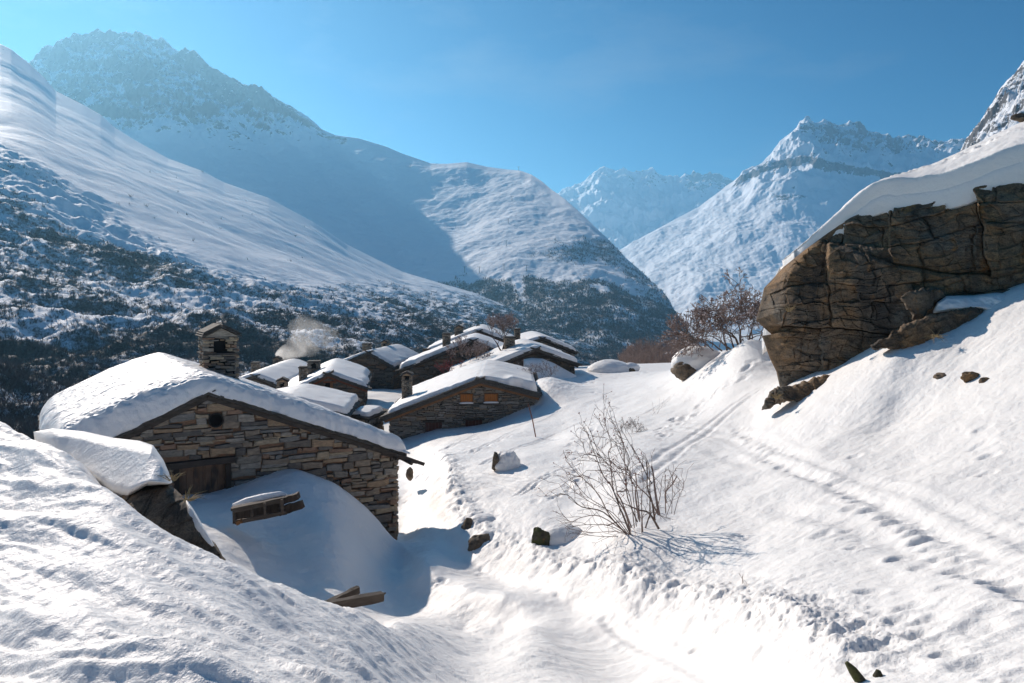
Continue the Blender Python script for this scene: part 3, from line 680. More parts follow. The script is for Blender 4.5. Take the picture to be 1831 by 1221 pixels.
# ------------------------------------------------------------------ scrub and bare woods on the slopes (nobody could count them)
def tufts(name, data, dens_fn, count, size_fn, mat, seed, blades=9, spread=.55):
    Xa, Ya, Za, PXa, PYa, rock, veg = data; rs = np.random.RandomState(seed)
    w = dens_fn(Xa, Ya, Za, PXa, PYa, rock, veg); w = np.clip(w, 0, None)
    # even per unit of visible slope: weight by projected cell size
    du = np.abs(np.gradient(PXa, axis=1)); dv = np.abs(np.gradient(PYa, axis=0)); w = w * du * dv; p = (w / w.sum()).ravel()
    idx = rs.choice(p.size, count, p=p); nu = Xa.shape[1]
    j = idx // nu; i = idx % nu; j2 = np.clip(j + 1, 0, Xa.shape[0] - 1); i2 = np.clip(i + 1, 0, nu - 1)
    a = rs.rand(count); b = rs.rand(count)
    def lerp(Q): return (Q[j, i] * (1 - a) + Q[j, i2] * a) * (1 - b) + (Q[j2, i] * (1 - a) + Q[j2, i2] * a) * b
    bx, by, bz = lerp(Xa), lerp(Ya), lerp(Za); s_ = size_fn(bx, by, PXa.ravel()[idx], PYa.ravel()[idx]) * (.5 + rs.rand(count))
    V_ = np.empty((count, blades, 3, 3)); 
    for k in range(blades):
        th = rs.rand(count) * 6.283; lean = rs.rand(count) * spread; wd = s_ * (.03 + .06 * rs.rand(count)); h = s_ * (.55 + .6 * rs.rand(count))
        dx = np.cos(th) * lean; dy = np.sin(th) * lean; th2 = rs.rand(count) * 6.283
        r0 = s_ * .22
        base = np.stack([bx + dx * r0, by + dy * r0, bz - .15 * s_], 1); wv = np.stack([np.cos(th2) * wd, np.sin(th2) * wd, 0 * wd], 1)
        top = base + np.stack([dx * h, dy * h, h], 1)
        V_[:, k, 0] = base - wv * .5; V_[:, k, 1] = base + wv * .5 ; V_[:, k, 2] = top
        # widen the middle of the blade: use the top as a broad tip for half of them
        V_[:, k, 0] += np.where(rs.rand(count) < .5, 1, 0)[:, None] * (top - base) * .35 - wv * .6
        V_[:, k, 1] += wv * .6
    F_ = np.arange(count * blades * 3).reshape(-1, 3)
    o = npmesh(name, V_.reshape(-1, 3), F_, mat); tag(o, kind='stuff'); return o
M['scrub'] = flat_mat('scrub', (.10, .08, .078), .5, .9, .08, bump=0)
M['scrub_far'] = flat_mat('scrub_far', (.085, .075, .075), .45, .9, .02, bump=0)
t1 = tufts('scrub', dA, lambda X, Y, Z, px, py, r, v: np.clip(v - .25, 0, 1) * (py > 230) * (py < 800) * (px > -60) * (px < 1180) + .004 * (py > 300) * (py < 760) * (px > -60), 42000, lambda x, y, px, py: .7 + y / 420., M['scrub'], 5, spread=1.1)
tag(t1, 'bare brown scrub dotted over the snowy hillside left of the village', 'scrub')
t2 = tufts('wood', dB, lambda X, Y, Z, px, py, r, v: np.clip(v - .3, 0, 1) * (px > 300) * (py > 380), 34000, lambda x, y, px, py: 3.0 + y * .0012, M['scrub_far'], 6, spread=.35)
tag(t2, 'bare leafless woods covering the lower flank of the big mountain', 'wood')
# ================================================================== stone houses
def masonry(mb, O, t, n, t0, t1, zlo, zhi, holes, rr, hmin=.06, hmax=.19, lmin=.16, lmax=.62, dep=.05, quoin=True):
    """dry stone laid on the plane O + t*a (horizontal), z absolute; zhi(a) the upper limit, zlo(a) the lower one; holes [(a0,a1,z0,z1)]"""
    t = Vector((*t, 0)); n = Vector((*n, 0)); z = min(zlo(t0), zlo(t1), zlo((t0 + t1) / 2)); top = max(zhi(a) for a in np.linspace(t0, t1, 25))
    while z < top:
        h = rr.uniform(hmin, hmax); a = t0 + rr.uniform(-.02, .02)
        while a < t1:
            L = rr.uniform(lmin, lmax) * (1.25 if h > (hmin + hmax) / 2 else .8)
            a2 = min(a + L, t1);
            if t1 - a2 < lmin * .6: a2 = t1
            c = (a + a2) / 2; wv = .06 * math.sin(c * 1.9 + z * 2.3) + .035 * math.sin(c * 5.1 - z * 3) + rr.uniform(-.22, .22) * h
            za, zb = z + wv, z + h + wv
            split = h > .6 * hmax + .4 * hmin and rr.random() < .4
            for (s0, s1) in (((za, (za + zb) / 2), ((za + zb) / 2, zb)) if split else ((za, zb),)):
                lim = min(zhi(a), zhi(a2))
                if s0 > lim - .02 or s1 < min(zlo(a), zlo(a2)): continue
                s1b = min(s1, max(zhi(a), zhi(a2)))
                bad = False
                for (h0, h1, h2, h3) in holes:
                    if a < h1 - .01 and a2 > h0 + .01 and s0 < h3 - .01 and s1b > h2 + .01: bad = True
                if bad:
                    # keep the part of the stone outside the hole
                    for (h0, h1, h2, h3) in holes:
                        if a < h1 and a2 > h0 and s0 < h3 and s1b > h2:
                            for (b0, b1) in ((a, min(a2, h0)), (max(a, h1), a2)):
                                if b1 - b0 > .07: stone(mb, O, t, n, b0, b1, s0, s1b, rr, dep)
                    continue
                stone(mb, O, t, n, a, a2, s0, s1b, rr, dep)
            a = a2
        z += h
def stone(mb, O, t, n, a0, a1, z0, z1, rr, dep):
    g = .010; h = z1 - z0; w = a1 - a0; tw = rr.uniform(-.16, .16) * min(h, .12); o = rr.uniform(0, dep); tl = rr.uniform(-.012, .012)
    jx = min(.18 * w, .06); jz = .20 * h
    cs = []
    for (u, v) in ((0, 0), (.5, 0), (1, 0), (1, 1), (.45, 1), (0, 1)):
        cs.append((a0 + g + (w - 2 * g) * u + rr.uniform(-jx, jx) * .6 * (1 if .2 < u < .8 else .7), z0 + g * .6 + (h - 1.2 * g) * v + rr.uniform(-jz, jz) * .6 + tw * (u - .5) * 2))
    ca = sum(c[0] for c in cs) / 6; cz = sum(c[1] for c in cs) / 6; vs = []
    for k in (0, 1, 2):
        f = (1.0, 1.0, .86)[k]; d = (-.10, o, o + .022 + rr.uniform(0, .012))[k]
        for i, (a, z) in enumerate(cs):
            q = O + t * (ca + (a - ca) * f) + n * (d + (tl * (i % 3 - 1) if k else 0)); vs.append((q.x, q.y, cz + (z - cz) * f))
    fs = [(k * 6 + i, k * 6 + (i + 1) % 6, (k + 1) * 6 + (i + 1) % 6, (k + 1) * 6 + i) for k in (0, 1) for i in range(6)] + [(12, 13, 14, 15, 16, 17)]
    mb.add(vs, fs)

class House:
    def __init__(h, peak, gang, tl, tr, sl, sr, L, zbot, label, seed=1, mat='stone_grey', det=1.0, cat='stone house', name='stone_house', group='stone houses of the village', ridge_dir=None):
        h.P = Vector(peak); a = R(gang); h.g = Vector((math.cos(a), math.sin(a), 0)); h.r = Vector((-math.sin(a), math.cos(a), 0))
        if ridge_dir is not None: h.r = Vector((*ridge_dir, 0)).normalized()
        h.n = Vector((math.sin(a), -math.cos(a), 0)); h.tl, h.tr, h.sl, h.sr, h.L, h.zb = tl, tr, sl, sr, L, zbot
        h.rr = random.Random(seed); h.seed = seed; h.det = det; h.mat = mat; h.holes = []
        h.e = empty(name, (h.P.x, h.P.y, zbot)); tag(h.e, label, cat, group)
    def zr(h, t): return h.P.z - (h.sl * -t if t < 0 else h.sr * t)
    def W(h, t, s, z): q = h.P + h.g * t + h.r * s; return Vector((q.x, q.y, z))
    def pt(h, px, py, out=0.0):
        """(t, z) on the front gable seen at a photo pixel"""
        k = (px - CX) / F; P = h.P + h.n * out; t = (k * P.y - P.x) / (h.g.x - k * h.g.y); Y = P.y + t * h.g.y
        return t, -(py - HY) / F * Y
    def walls(h):
        mb = MB(); P, g, r = h.P, h.g, h.r; i = .12     # solid core a little inside the stones
        prof = [(-h.tl + i, h.zb), (h.tr - i, h.zb), (h.tr - i, h.zr(h.tr - i) - .02), (0, P.z - .02), (-h.tl + i, h.zr(-h.tl + i) - .02)]
        vs = [h.W(t, .10, z) for t, z in prof] + [h.W(t, h.L - .05, z) for t, z in prof]
        mb.add(vs, [(0, 1, 2, 3, 4), (9, 8, 7, 6, 5)] + [(k, k + 5, (k + 1) % 5 + 5, (k + 1) % 5) for k in range(5)])
        core = mb; st = MB(); d = h.det
        masonry(st, P, g[:2], h.n[:2], -h.tl, h.tr, lambda a: h.zb, lambda a: h.zr(a) + .03, h.holes, h.rr, .05 * d, .23 * d, .13 * d, .66 * d, .05)
        ns = Vector((r.y, -r.x, 0))
        q = P + g * h.tr; masonry(st, q, r[:2], ns[:2], 0, h.L, lambda a: h.zb, lambda a: h.zr(h.tr) + .02, h.holes_r if hasattr(h, 'holes_r') else [], h.rr, .07 * d, .2 * d, .2 * d, .7 * d, .05)
        q = P - g * h.tl; masonry(st, q, r[:2], (-ns)[:2], 0, h.L, lambda a: h.zb, lambda a: h.zr(-h.tl) + .02, [], h.rr, .09 * d, .24 * d, .3 * d, .8 * d, .04)
        h.wall = st.build('wall', M[h.mat], h.e); cf = core.build('wall_core', M['mortar'], h.e)
        # the core belongs to the wall: join by making it part of the same mesh
        off = len(h.wall.data.vertices); import bmesh
        bm = bmesh.new(); bm.from_mesh(h.wall.data); nf = len(bm.faces); bm.from_mesh(cf.data); bm.faces.ensure_lookup_table()
        for f in bm.faces[nf:]: f.material_index = 1
        bm.to_mesh(h.wall.data); bm.free(); h.wall.data.materials.clear(); h.wall.data.materials.append(M[h.mat]); h.wall.data.materials.append(M['mortar'])
        bpy.data.objects.remove(cf)
    def roof(h, of=.25, oe=.35, ob=.2, slab=.34, thick=.05, layers=2, under='wood_dark', lift=.0):
        h.of, h.oe, h.ob = of, oe, ob; mb = MB(); rr = h.rr
        for sgn, w, sl in ((-1, h.tl, h.sl), (1, h.tr, h.sr)):
            a0, a1 = 0, sgn * (w + oe); tz = .10
            vs = []
            for s in (-of, h.L + ob):
                for a in (a0, a1): vs += [h.W(a, s, h.zr(a) + .01 + lift), h.W(a, s, h.zr(a) + .01 + tz + lift)]
            mb.add(vs, [(0, 1, 3, 2), (4, 6, 7, 5), (0, 2, 6, 4), (1, 5, 7, 3), (2, 3, 7, 6), (0, 4, 5, 1)])
        u = Vector((0, 0, 1))
        def slabbox(t, s, wt, ws, th, z, sl, yaw=0):
            c = h.W(t, s, z); ax = (h.g * 1 + u * sl).normalized(); ca, sa = math.cos(yaw), math.sin(yaw)
            ay = h.r * ca + ax * sa; ax2 = ax * ca - h.r * sa; mb.box(c, ax2 * wt / 2, ay * ws / 2, ax.cross(h.r).normalized() * th / 2)
        for sgn, w, sl in ((-1, h.tl, h.sl), (1, h.tr, h.sr)):
            k = 0; t = 0
            while t < w + oe:
                for ly in range(layers):
                    a = sgn * (t + rr.uniform(-.05, .05)); wt = slab * rr.uniform(1.1, 1.7)
                    slabbox(a, -of + rr.uniform(-.10, .07) + .28, wt, .6, thick * rr.uniform(.7, 1.2), h.zr(a) + lift + (.13 if h.det > 1 or h.seed != 3 else .085) + ly * thick * 1.05 + rr.uniform(0, .02), (sl if sgn < 0 else -sl) * (1 - rr.uniform(.0, .35 if h.det > 1 else .10)), rr.uniform(-.08, .08))
                t += slab * rr.uniform(.75, 1.15)
            s = -of
            while s < h.L + ob:
                for ly in range(layers):
                    a = sgn * (w + oe - .22 + rr.uniform(-.06, .08))
                    slabbox(a, s + .2, .6, slab * rr.uniform(1.1, 1.7), thick * rr.uniform(.7, 1.2), h.zr(a) + lift + .12 + ly * thick * 1.05 + rr.uniform(0, .02), (sl if sgn < 0 else -sl) * .85, rr.uniform(-.08, .08))
                s += slab * rr.uniform(.8, 1.2)
        h.roofo = mb.build('roof', M['lauze'], h.e)
        # barge rafters under the verge
        for sgn, w in ((-1, h.tl), (1, h.tr)):
            rb = MB(); rb.beam(h.W(0, -of + .12, h.P.z - .07 + lift), h.W(sgn * (w + oe * .8), -of + .12, h.zr(sgn * (w + oe * .8)) - .07 + lift), .10, .13); rb.build('rafter', M[under], h.e)
            if h.det <= 1:
              for s in np.arange(.1, h.L, 1.1):
                rb = MB(); rb.beam(h.W(sgn * (w - .3), s, h.zr(sgn * (w - .3)) - .05), h.W(sgn * (w + oe * .85), s, h.zr(sgn * (w + oe * .85)) - .05), .1, .12); rb.build('rafter', M[under], h.e)
    def snow(h, th=.4, mat='farsnow', thf=None, nt=90, ns=60, inset=.05, wob=.10, ridge=.45, lift=.0, edge_r=.30, over=.04, droop=0.0, scallop=0.0):
        """thick snow lying on both slopes, rounded at the edges, with a real underside"""
        of, oe, ob = h.of - inset, h.oe - inset, h.ob - inset
        a = np.linspace(0, 1, nt); b = np.linspace(0, 1, ns); a = .5 - .5 * np.cos(a * math.pi) * (1 - .25 * np.sin(a * math.pi) ** 2); b = .5 - .5 * np.cos(b * math.pi) * (1 - .25 * np.sin(b * math.pi) ** 2)
        Aa, Bb = np.meshgrid(a, b); W0 = h.tl + oe; W1 = h.tr + oe; Tt = -W0 + (W0 + W1) * Aa; Ss = -of + (h.L + of + ob) * Bb
        dT = np.minimum(Tt + W0, W1 - Tt); dS = np.minimum(Ss + of, h.L + ob - Ss)
        r_ = edge_r; k = np.clip(np.minimum(dT, dS) / r_, 0, 1); kc = np.clip(np.hypot(np.clip(1 - dT / r_, 0, 1), np.clip(1 - dS / r_, 0, 1)), 0, 1)
        rnd = np.sqrt(np.clip(1 - kc ** 2, 0, 1)); o = h.seed * 13.7
        # wobble the rim
        wx = fbm(Ss * .9 + o, Tt * .9, 3, 5) * wob * sstep(.8, 0, dT) * np.sign(Tt); wy = fbm(Tt * .9 + o, Ss * .9, 3, 6) * wob * sstep(.8, 0, dS) * np.where(Bb < .5, -1, 1)
        Tw = Tt + wx; Sw = Ss + wy
        rz = h.P.z - np.where(Tt < 0, -h.sl * Tt, h.sr * Tt); rsm = h.P.z - np.where(Tt < 0, h.sl, h.sr) * (np.sqrt(Tt ** 2 + ridge ** 2) - ridge * .55)
        thk = th * (1 + .22 * fbm(Tt * .35 + o, Ss * .35, 3, 8)) + fbm(Tt * 1.6 + o, Ss * 1.6, 3, 9) * .03
        if scallop:
            f1, f2, _ = cells(Tt * 3.6 + .4 * g2(Tt, Ss, 3), Ss * 5.6 + .4 * g2(Tt + 9, Ss, 3), 77); thk = thk + scallop * (f1 - .45) * (.35 + .65 * sstep(2.5, .3, Ss + .3 * g2(Tt * .7, Ss * .7, 9)))
        if thf is not None: thk = thk * thf(Tt, Ss)
        base = rz + .17 + h.__dict__.get('lift', 0) + lift - droop * sstep(.35, 0, np.minimum(dT, dS)) * (.6 + 1.3 * fbm(Tt * 1.7 + o, Ss * 1.7, 3, 12))
        top = np.minimum(rz, rsm) * .0 + rsm + .17 + lift + thk
        Zt = base + (top - base) * rnd
        def world(Tq, Sq, Zq):
            return np.stack([(h.P.x + h.g.x * Tq + h.r.x * Sq).ravel(), (h.P.y + h.g.y * Tq + h.r.y * Sq).ravel(), Zq.ravel()], 1)
        vt = world(Tw, Sw, Zt); vb = world(Tw * .995, Sw, base - .03)
        f1 = gridfaces(nt, ns); f2 = gridfaces(nt, ns, nt * ns, True)
        rim = []; tot = nt * ns
        for j in range(nt - 1): rim += [(j + 1, j, j + tot, j + 1 + tot), (tot - nt + j, tot - nt + j + 1, 2 * tot - nt + j + 1, 2 * tot - nt + j)]
        for i in range(ns - 1): rim += [(i * nt, (i + 1) * nt, (i + 1) * nt + tot, i * nt + tot), ((i + 1) * nt + nt - 1, i * nt + nt - 1, i * nt + nt - 1 + tot, (i + 1) * nt + nt - 1 + tot)]
        npmesh('snow_cover', np.vstack([vt, vb]), np.vstack([f1, f2, np.array(rim)]), M[mat], h.roofo, True)
    def chimney(h, t, s, zb, zt, w, d=None, kind='gable', mat=None, holes=True, parent=None):
        d = d or w; st = MB(); c = h.W(t, s, 0); O = Vector((c.x, c.y, 0)); rr = h.rr; mat = mat or 'stone_pale'
        hb = zt - zb; capz = zt - (.26 * w if kind == 'gable' else .10 * w); g, r = h.g, h.r
        ns = h.n; dt = max(.5, min(1, w)) * (.8 if h.det <= 1 else .9)
        op = (capz - .42 * w, capz - .14 * w)
        dirs = [(g, ns, w, d), (-g, -ns, w, d), (r, g, d, w), (-r, -g, d, w)]
        for (tt, nn, ww, dd) in dirs:
            o2 = O + nn * (dd / 2 - .03); hol = [(-.17 * ww, .17 * ww, op[0], op[1])] if holes and nn is ns or (holes and kind == 'open') else []
            masonry(st, o2, tt[:2], nn[:2], -ww / 2, ww / 2, lambda a: zb, lambda a: capz, hol, rr, .06 * dt, .15 * dt, .16 * dt, .5 * dt, .03)
        co_ = MB(); co_.box(O + Vector((0, 0, (zb + capz) / 2 - .02)), g * (w / 2 - .10), r * (d / 2 - .10), Vector((0, 0, (capz - zb) / 2)))
        n1 = len(st.f); st.add(co_.v, co_.f)
        o = npmesh('chimney', np.array(st.v), st.f, M[mat], parent or h.e); o.data.materials.append(M['black'] if holes else M['mortar'])
        for p in list(o.data.polygons)[n1:]: p.material_index = 1
        cp = MB()
        # projecting string course
        if kind != 'plain' and hb > 1.0: cp.box(O + Vector((0, 0, op[0] - .10 * w)), g * (w / 2 + .05), r * (d / 2 + .05), Vector((0, 0, .022)))
        if kind == 'gable':
            hw = w / 2 + .10
            gb = MB(); rise = .26 * w
            vs = []
            for sd_ in (-1, 1):
                q = O - r * (sd_ * (d / 2 - .02)); vs += [q - g * (w / 2) + Vector((0, 0, capz)), q + g * (w / 2) + Vector((0, 0, capz)), q + Vector((0, 0, capz + rise))]
            gb.add(vs, [(0, 1, 2), (5, 4, 3), (0, 2, 5, 3), (1, 4, 5, 2)])
            gb.build('gable', M[mat], o)
            for sg in (-1, 1):
                for ly in range(3):
                    ax = (g * sg * (w / 2 + .10) + Vector((0, 0, -rise * 1.15))) / 2; ctr = O + g * sg * (w / 4 + .03 + rr.uniform(-.02, .02)) + r * rr.uniform(-.03, .03) + Vector((0, 0, capz + rise / 2 + .05 + ly * .045))
                    nn = ax.cross(r).normalized(); cp.box(ctr, ax * (1.05 - .12 * ly), r * (d / 2 + .10 - ly * .03), nn * .018)
        else:
            cp.box(O + Vector((0, 0, capz + .03)), g * (w / 2 + .06), r * (d / 2 + .06), Vector((0, 0, .03)))
            cp.box(O + Vector((0, 0, capz + .09)) + g * .02, g * (w / 2 + .02), r * (d / 2 + .03), Vector((0, 0, .025)))
        cp.build('cap', M['lauze'], o)
        return o, O, zt
    def vent(h, px, py, rad):
        t, z = h.pt(px, py); mb = MB(); c = h.W(t, 0, z) + h.n * .04
        vs = []; fs = []; k = 18
        for q, (rd, dd) in enumerate(((rad * 1.18, .05), (rad * 1.18, .09), (rad, .09), (rad, -.03))):
            for i in range(k):
                a = 6.2832 * i / k; vs.append(h.W(t, 0, z) + h.g * math.cos(a) * rd * (1 + .03 * math.sin(5 * i)) + Vector((0, 0, math.sin(a) * rd)) + h.n * dd)
            if q:
                for i in range(k): fs.append(((q - 1) * k + i, (q - 1) * k + (i + 1) % k, q * k + (i + 1) % k, q * k + i))
        mb.add(vs, fs); o = mb.build('vent', M['mortar'], h.e)
        m2 = MB(); m2.add([vs[3 * k + i] + h.n * .045 for i in range(k)], [tuple(range(k))]); m2.build('opening', M['black'], o)

u3 = Vector((0, 0, 1))
# ------------------------------------------------------------------ H1: the near house
H1 = House(at(370, 706, 22), 24, 3.5, 5.40, .47, .385, 9.4, -8.6, 'nearest stone house with a big gable wall, plank door and thick scalloped roof snow', 3, 'stone_near', ridge_dir=(-.53, .848))
_a, _z0 = H1.pt(312, 836); _b, _z1 = H1.pt(411, 900)
DT0, DT1, DZ1, DZ0 = _a, _b, _z0, _z1 - .6
H1.holes = [(DT0, DT1, DZ0, DZ1), (DT0 - .35, DT1 + .12, DZ1, DZ1 + .17)]
vt, vz = H1.pt(386, 751); H1.holes.append((vt - .17, vt + .17, vz - .17, vz + .17))
H1.walls()
H1.roof(of=.16, oe=.24, slab=.30, thick=.04, layers=1, under='wood_grey')
H1.vent(386, 751, .17)
H1.snow(.40, 'roofsnow', lambda T, S: 1 + .40 * sstep(.5, -2.0, T) * sstep(2.5, .2, S) + .18 * sstep(0, -2, T) - .22 * sstep(2.5, 5.5, T), 430, 380, scallop=.07, inset=-.06, wob=.20, ridge=.28, edge_r=.46, droop=.045)
# door: planks, frame, lintel
dm = MB(); npl = 9; wd = (DT1 - DT0) / npl
for i in range(npl):
    c = H1.W(DT0 + wd * (i + .5), .10 - H1.rr.uniform(0, .02), (DZ0 + DZ1) / 2); dm.box(c, H1.g * (wd * .47), H1.n * .02, u3 * ((DZ1 - DZ0) / 2 - .03))
m_, nt_, b_ = newmat('old_planks'); n_n = N(nt_); gp = n_n('NewGeometry')
v_ = n_n.noise(n_n.map(gp.outputs['Position'], (1, 1, .14)), 16, 6, .65)
cc_ = n_n.mix(n_n.ramp(gp.outputs['Random Per Island'], [(0, 0.), (1, 1.)]), (.10, .055, .032), (.21, .11, .06)); cc_ = n_n.mix(n_n.ramp(v_, [(.35, 0.), (.7, .8)]), cc_, (.28, .17, .10))
nz_l = n_n.noise(n_n.map(gp.outputs['Position'], (1, 1, .5)), 3, 3)
cc_ = n_n.mix(n_n.ramp(nz_l, [(.5, 0.), (.62, .8)]), cc_, (.03, .024, .02))
n_n.set(b_.inputs['Base Color'], cc_); b_.inputs['Roughness'].default_value = .8; n_n.set(b_.inputs['Normal'], n_n.bump(v_, .6, .01)); M['planks'] = m_
door = dm.build('door', M['planks'], H1.e)
fm = MB()
fm.beam(H1.W(DT0 + .05, .0, DZ0), H1.W(DT0 + .05, .0, DZ1), .13, .15, up=H1.n); fm.build('door_frame', M['wood_dark'], H1.e); fm = MB(); fm.beam(H1.W(DT1 - .05, -.03, DZ0), H1.W(DT1 - .05, -.03, DZ1), .14, .16, up=H1.n)
fm.build('door_frame', M['wood_dark'], H1.e)
lm = MB(); lm.beam(H1.W(DT0 - .38, -.04, DZ1 + .05), H1.W(DT1 + .14, -.05, DZ1 + .11), .20, .16, rnd=.008, rng=H1.rr); lm.build('lintel', M['wood_grey'], H1.e)
bm_ = MB()
for (dt, s0, s1) in ((5.57, -.55, 3.0), (5.26, -.30, 2.5)): bm_.tube([H1.W(dt, s1, H1.zr(dt) - .04), H1.W(dt, 0, H1.zr(dt) - .10), H1.W(dt + .05, s0, H1.zr(dt) - .16)], [.06, .065, .055], 8)
q1 = H1.W(4.6, -.14, H1.zr(4.6) - .02); q2 = H1.W(6.1, -.35, H1.zr(6.1) - .06); bm_.beam(q1, q2, .09, .10, rnd=.006, rng=H1.rr)
q1 = H1.W(4.9, -.06, H1.zr(4.9) - .14); q2 = H1.W(5.95, -.2, H1.zr(5.95) - .08); bm_.beam(q1, q2, .07, .08, rnd=.006, rng=H1.rr)
bm_.build('eave_beam', M['wood_grey'], H1.e)

# ------------------------------------------------------------------ H2: the house with orange shutters
H2 = House(at(859, 684, 48), 3, 5.42, 3.25, .385, .255, 10.5, -12.5, 'stone house with two orange shuttered windows under a snowy slab roof', 7, 'stone_grey', ridge_dir=(0, 1))
def op_box(H, px0, py0, px1, py1):
    a, z1 = H.pt(px0, py0); b, z0 = H.pt(px1, py1); return (a, b, z0, z1)
wins = [op_box(H2, 822.5, 704, 846, 721), op_box(H2, 865.5, 703.5, 891, 720)]
doors = [op_box(H2, 760, 755, 790, 790), op_box(H2, 832, 751, 862, 790)]
H2.holes = wins + doors
H2.walls(); H2.roof(of=.45, oe=.35, slab=.42, thick=.07, layers=3, under='wood_brown')
H2.snow(.31, 'farsnow', lambda T, S: 1 + .9 * sstep(1.3, 2.0, T) * sstep(3.4, .5, S) + .2 * sstep(0, 1, T), 130, 90, inset=.20, wob=.26, ridge=.5, edge_r=.24, droop=.03)
for wbx in wins:
    a, b, z0, z1 = wbx; fr = MB(); w2 = .05
    fr.box(H2.W((a + b) / 2, .02, z1 - .02), H2.g * ((b - a) / 2), H2.n * .06, u3 * .025)
    for q in (a + .025, b - .025): fr.box(H2.W(q, .02, (z0 + z1) / 2), H2.g * .025, H2.n * .06, u3 * ((z1 - z0) / 2 - .046))
    wo_ = fr.build('window', M['wood_brown'], H2.e)
    for k in (0, 1):
        sh = MB(); ww = (b - a - .1) / 2; ca_ = a + .05 + ww * (k + .5)
        for p in range(3): sh.box(H2.W(ca_ + (p - 1) * ww / 3, .035, (z0 + z1) / 2), H2.g * (ww / 6 - .006), H2.n * .018, u3 * ((z1 - z0) / 2 - .055))
        sh.box(H2.W(ca_, .012, z0 + .12), H2.g * (ww / 2 - .02), H2.n * .012, u3 * .025); sh.box(H2.W(ca_, .012, z1 - .14), H2.g * (ww / 2 - .02), H2.n * .012, u3 * .025)
        sh.build('shutter', M['shutter'], wo_)
    sl_ = MB(); sl_.box(H2.W((a + b) / 2, -.10, z0 - .04), H2.g * ((b - a) / 2 + .06), H2.n * .14, u3 * .035); so_ = sl_.build('sill', M['lauze'], wo_)
    s2 = MB(); s2.tube([H2.W(a - .03 + (b - a + .06) * k / 6, -.11, z0 + .02) for k in range(7)], [.04, .075, .08, .085, .08, .08, .04], 10); s2.build('snow_cover', M['farsnow'], so_, True)
for wbx in doors:
    a, b, z0, z1 = wbx; d_ = MB(); nn_ = 5
    for k in range(nn_): d_.box(H2.W(a + (b - a) * (k + .5) / nn_, .08, (z0 + z1) / 2), H2.g * ((b - a) / nn_ * .47), H2.n * .02, u3 * ((z1 - z0) / 2))
    d_.build('door', M['red_door'], H2.e); l_ = MB(); l_.beam(H2.W(a - .15, -.02, z1 + .06), H2.W(b + .15, -.02, z1 + .06), .12, .13); l_.build('lintel', M['wood_dark'], H2.e)
H2.vent(859, 688, .13); H2.vent(787, 719.5, .15); H2.vent(709, 745, .09)

# ------------------------------------------------------------------ the other houses
def simple_house(peak, gang, tl, tr, sl, sr, L, depth, label, seed, mat='stone_dark', det=1.7, snow=.38, ridge_dir=None, name='stone_house', group='stone houses of the village', cat='stone house', under='wood_dark', holes=(), oe=.3, of=.25, thf=None, wob=.15, **kw):
    h = House(at(*peak), gang, tl, tr, sl, sr, L, at(*peak).z - depth, label, seed, mat, det, cat, name, group, ridge_dir)
    h.holes = [op_box(h, *q) for q in holes]
    h.walls(); h.roof(of=of, oe=oe, slab=.6, thick=.06, layers=2, under=under); h.snow(snow * .82, 'farsnow', thf, 70, 56, inset=.05, wob=wob * 1.2, **{**dict(edge_r=.22), **kw}); return h
def w_on(h, px, dep=0): return h.pt(px, HY)[0]
# H3 right behind the shuttered house: broad gable, open bay filled with a drift
H3 = simple_house((957, 627, 62), 8, 6.1, 3.1, .40, .36, 7.5, 3.3, 'stone house with a wide gable whose open bay holds a drift of snow', 21, holes=(), snow=.42, of=.5, ridge_dir=(-.12, 1))
# H4 just shows its roof behind that
H4 = simple_house((970, 607, 80), 5, 3.6, 3.2, .33, .42, 9, 3.6, 'stone house showing only a pale snowy roof behind the wide gabled house', 22, snow=.35, mat='stone_grey')
# H8 centre-left with a small red framed window
H8 = simple_house((587, 672, 58), 12, 4.4, 2.55, .50, .40, 10.5, 4.6, 'dark stone house with one small red framed window beside the snowy lane', 23, holes=[(582, 684, 596, 698)], snow=.34, under='red_wood', ridge_dir=(-.16, .99), edge_r=.4, wob=.25)
a, b, z0, z1 = H8.holes[0]
f_ = MB(); f_.beam(H8.W(a - .15, -.03, z1 + .05), H8.W(b + .2, -.03, z1 + .05), .14, .12); wq = f_.build('window', M['red_wood'], H8.e)
f_ = MB(); f_.box(H8.W(b - .13, .03, (z0 + z1) / 2), H8.g * .10, H8.n * .03, u3 * ((z1 - z0) / 2)); f_.build('shutter', M['wood_brown'], wq)
f_ = MB(); f_.box(H8.W((a + b) / 2 - .05, .09, (z0 + z1) / 2), H8.g * ((b - a) / 2), H8.n * .01, u3 * ((z1 - z0) / 2)); f_.build('pane', M['black'], wq)
# H9 low roof in front
H9 = simple_house((519, 722, 45), 8, 2.6, 2.95, .2, .27, 5.6, 3.2, 'low stone barn with a plain snow slab roof just behind the nearest roof', 24, snow=.42, mat='stone_grey', det=1.5, cat='stone barn', name='stone_barn', edge_r=.25, ridge_dir=(-.09, 1))
# H10 tiny annex by the lane
H10 = simple_house((634, 748, 48), -12, .5, .85, .12, .1, 2.3, 2.6, 'tiny flat roofed stone shed at the edge of the lane', 25, snow=.38, mat='stone_grey', det=1.5, cat='shed', name='stone_shed', oe=.08, of=.08, edge_r=.2, ridge_dir=(.25, 1))
# H11 far left with smoking chimney behind
H11 = simple_house((457, 675, 64), -4, 1.5, 1.9, .36, .42, 13, 3.4, 'low stone house with smoke rising over its snowy roof ridge', 26, snow=.34, mat='stone_dark', ridge_dir=(-.03, 1))
# H7 centre
H7 = simple_house((661, 632, 80), -12, 2.7, 2.5, .42, .52, 8.5, 5.2, 'dark stone house with two corner walls in shade and a small snowy hip of roof', 27, snow=.34, ridge_dir=(.20, .98), of=.5, under='wood_grey')
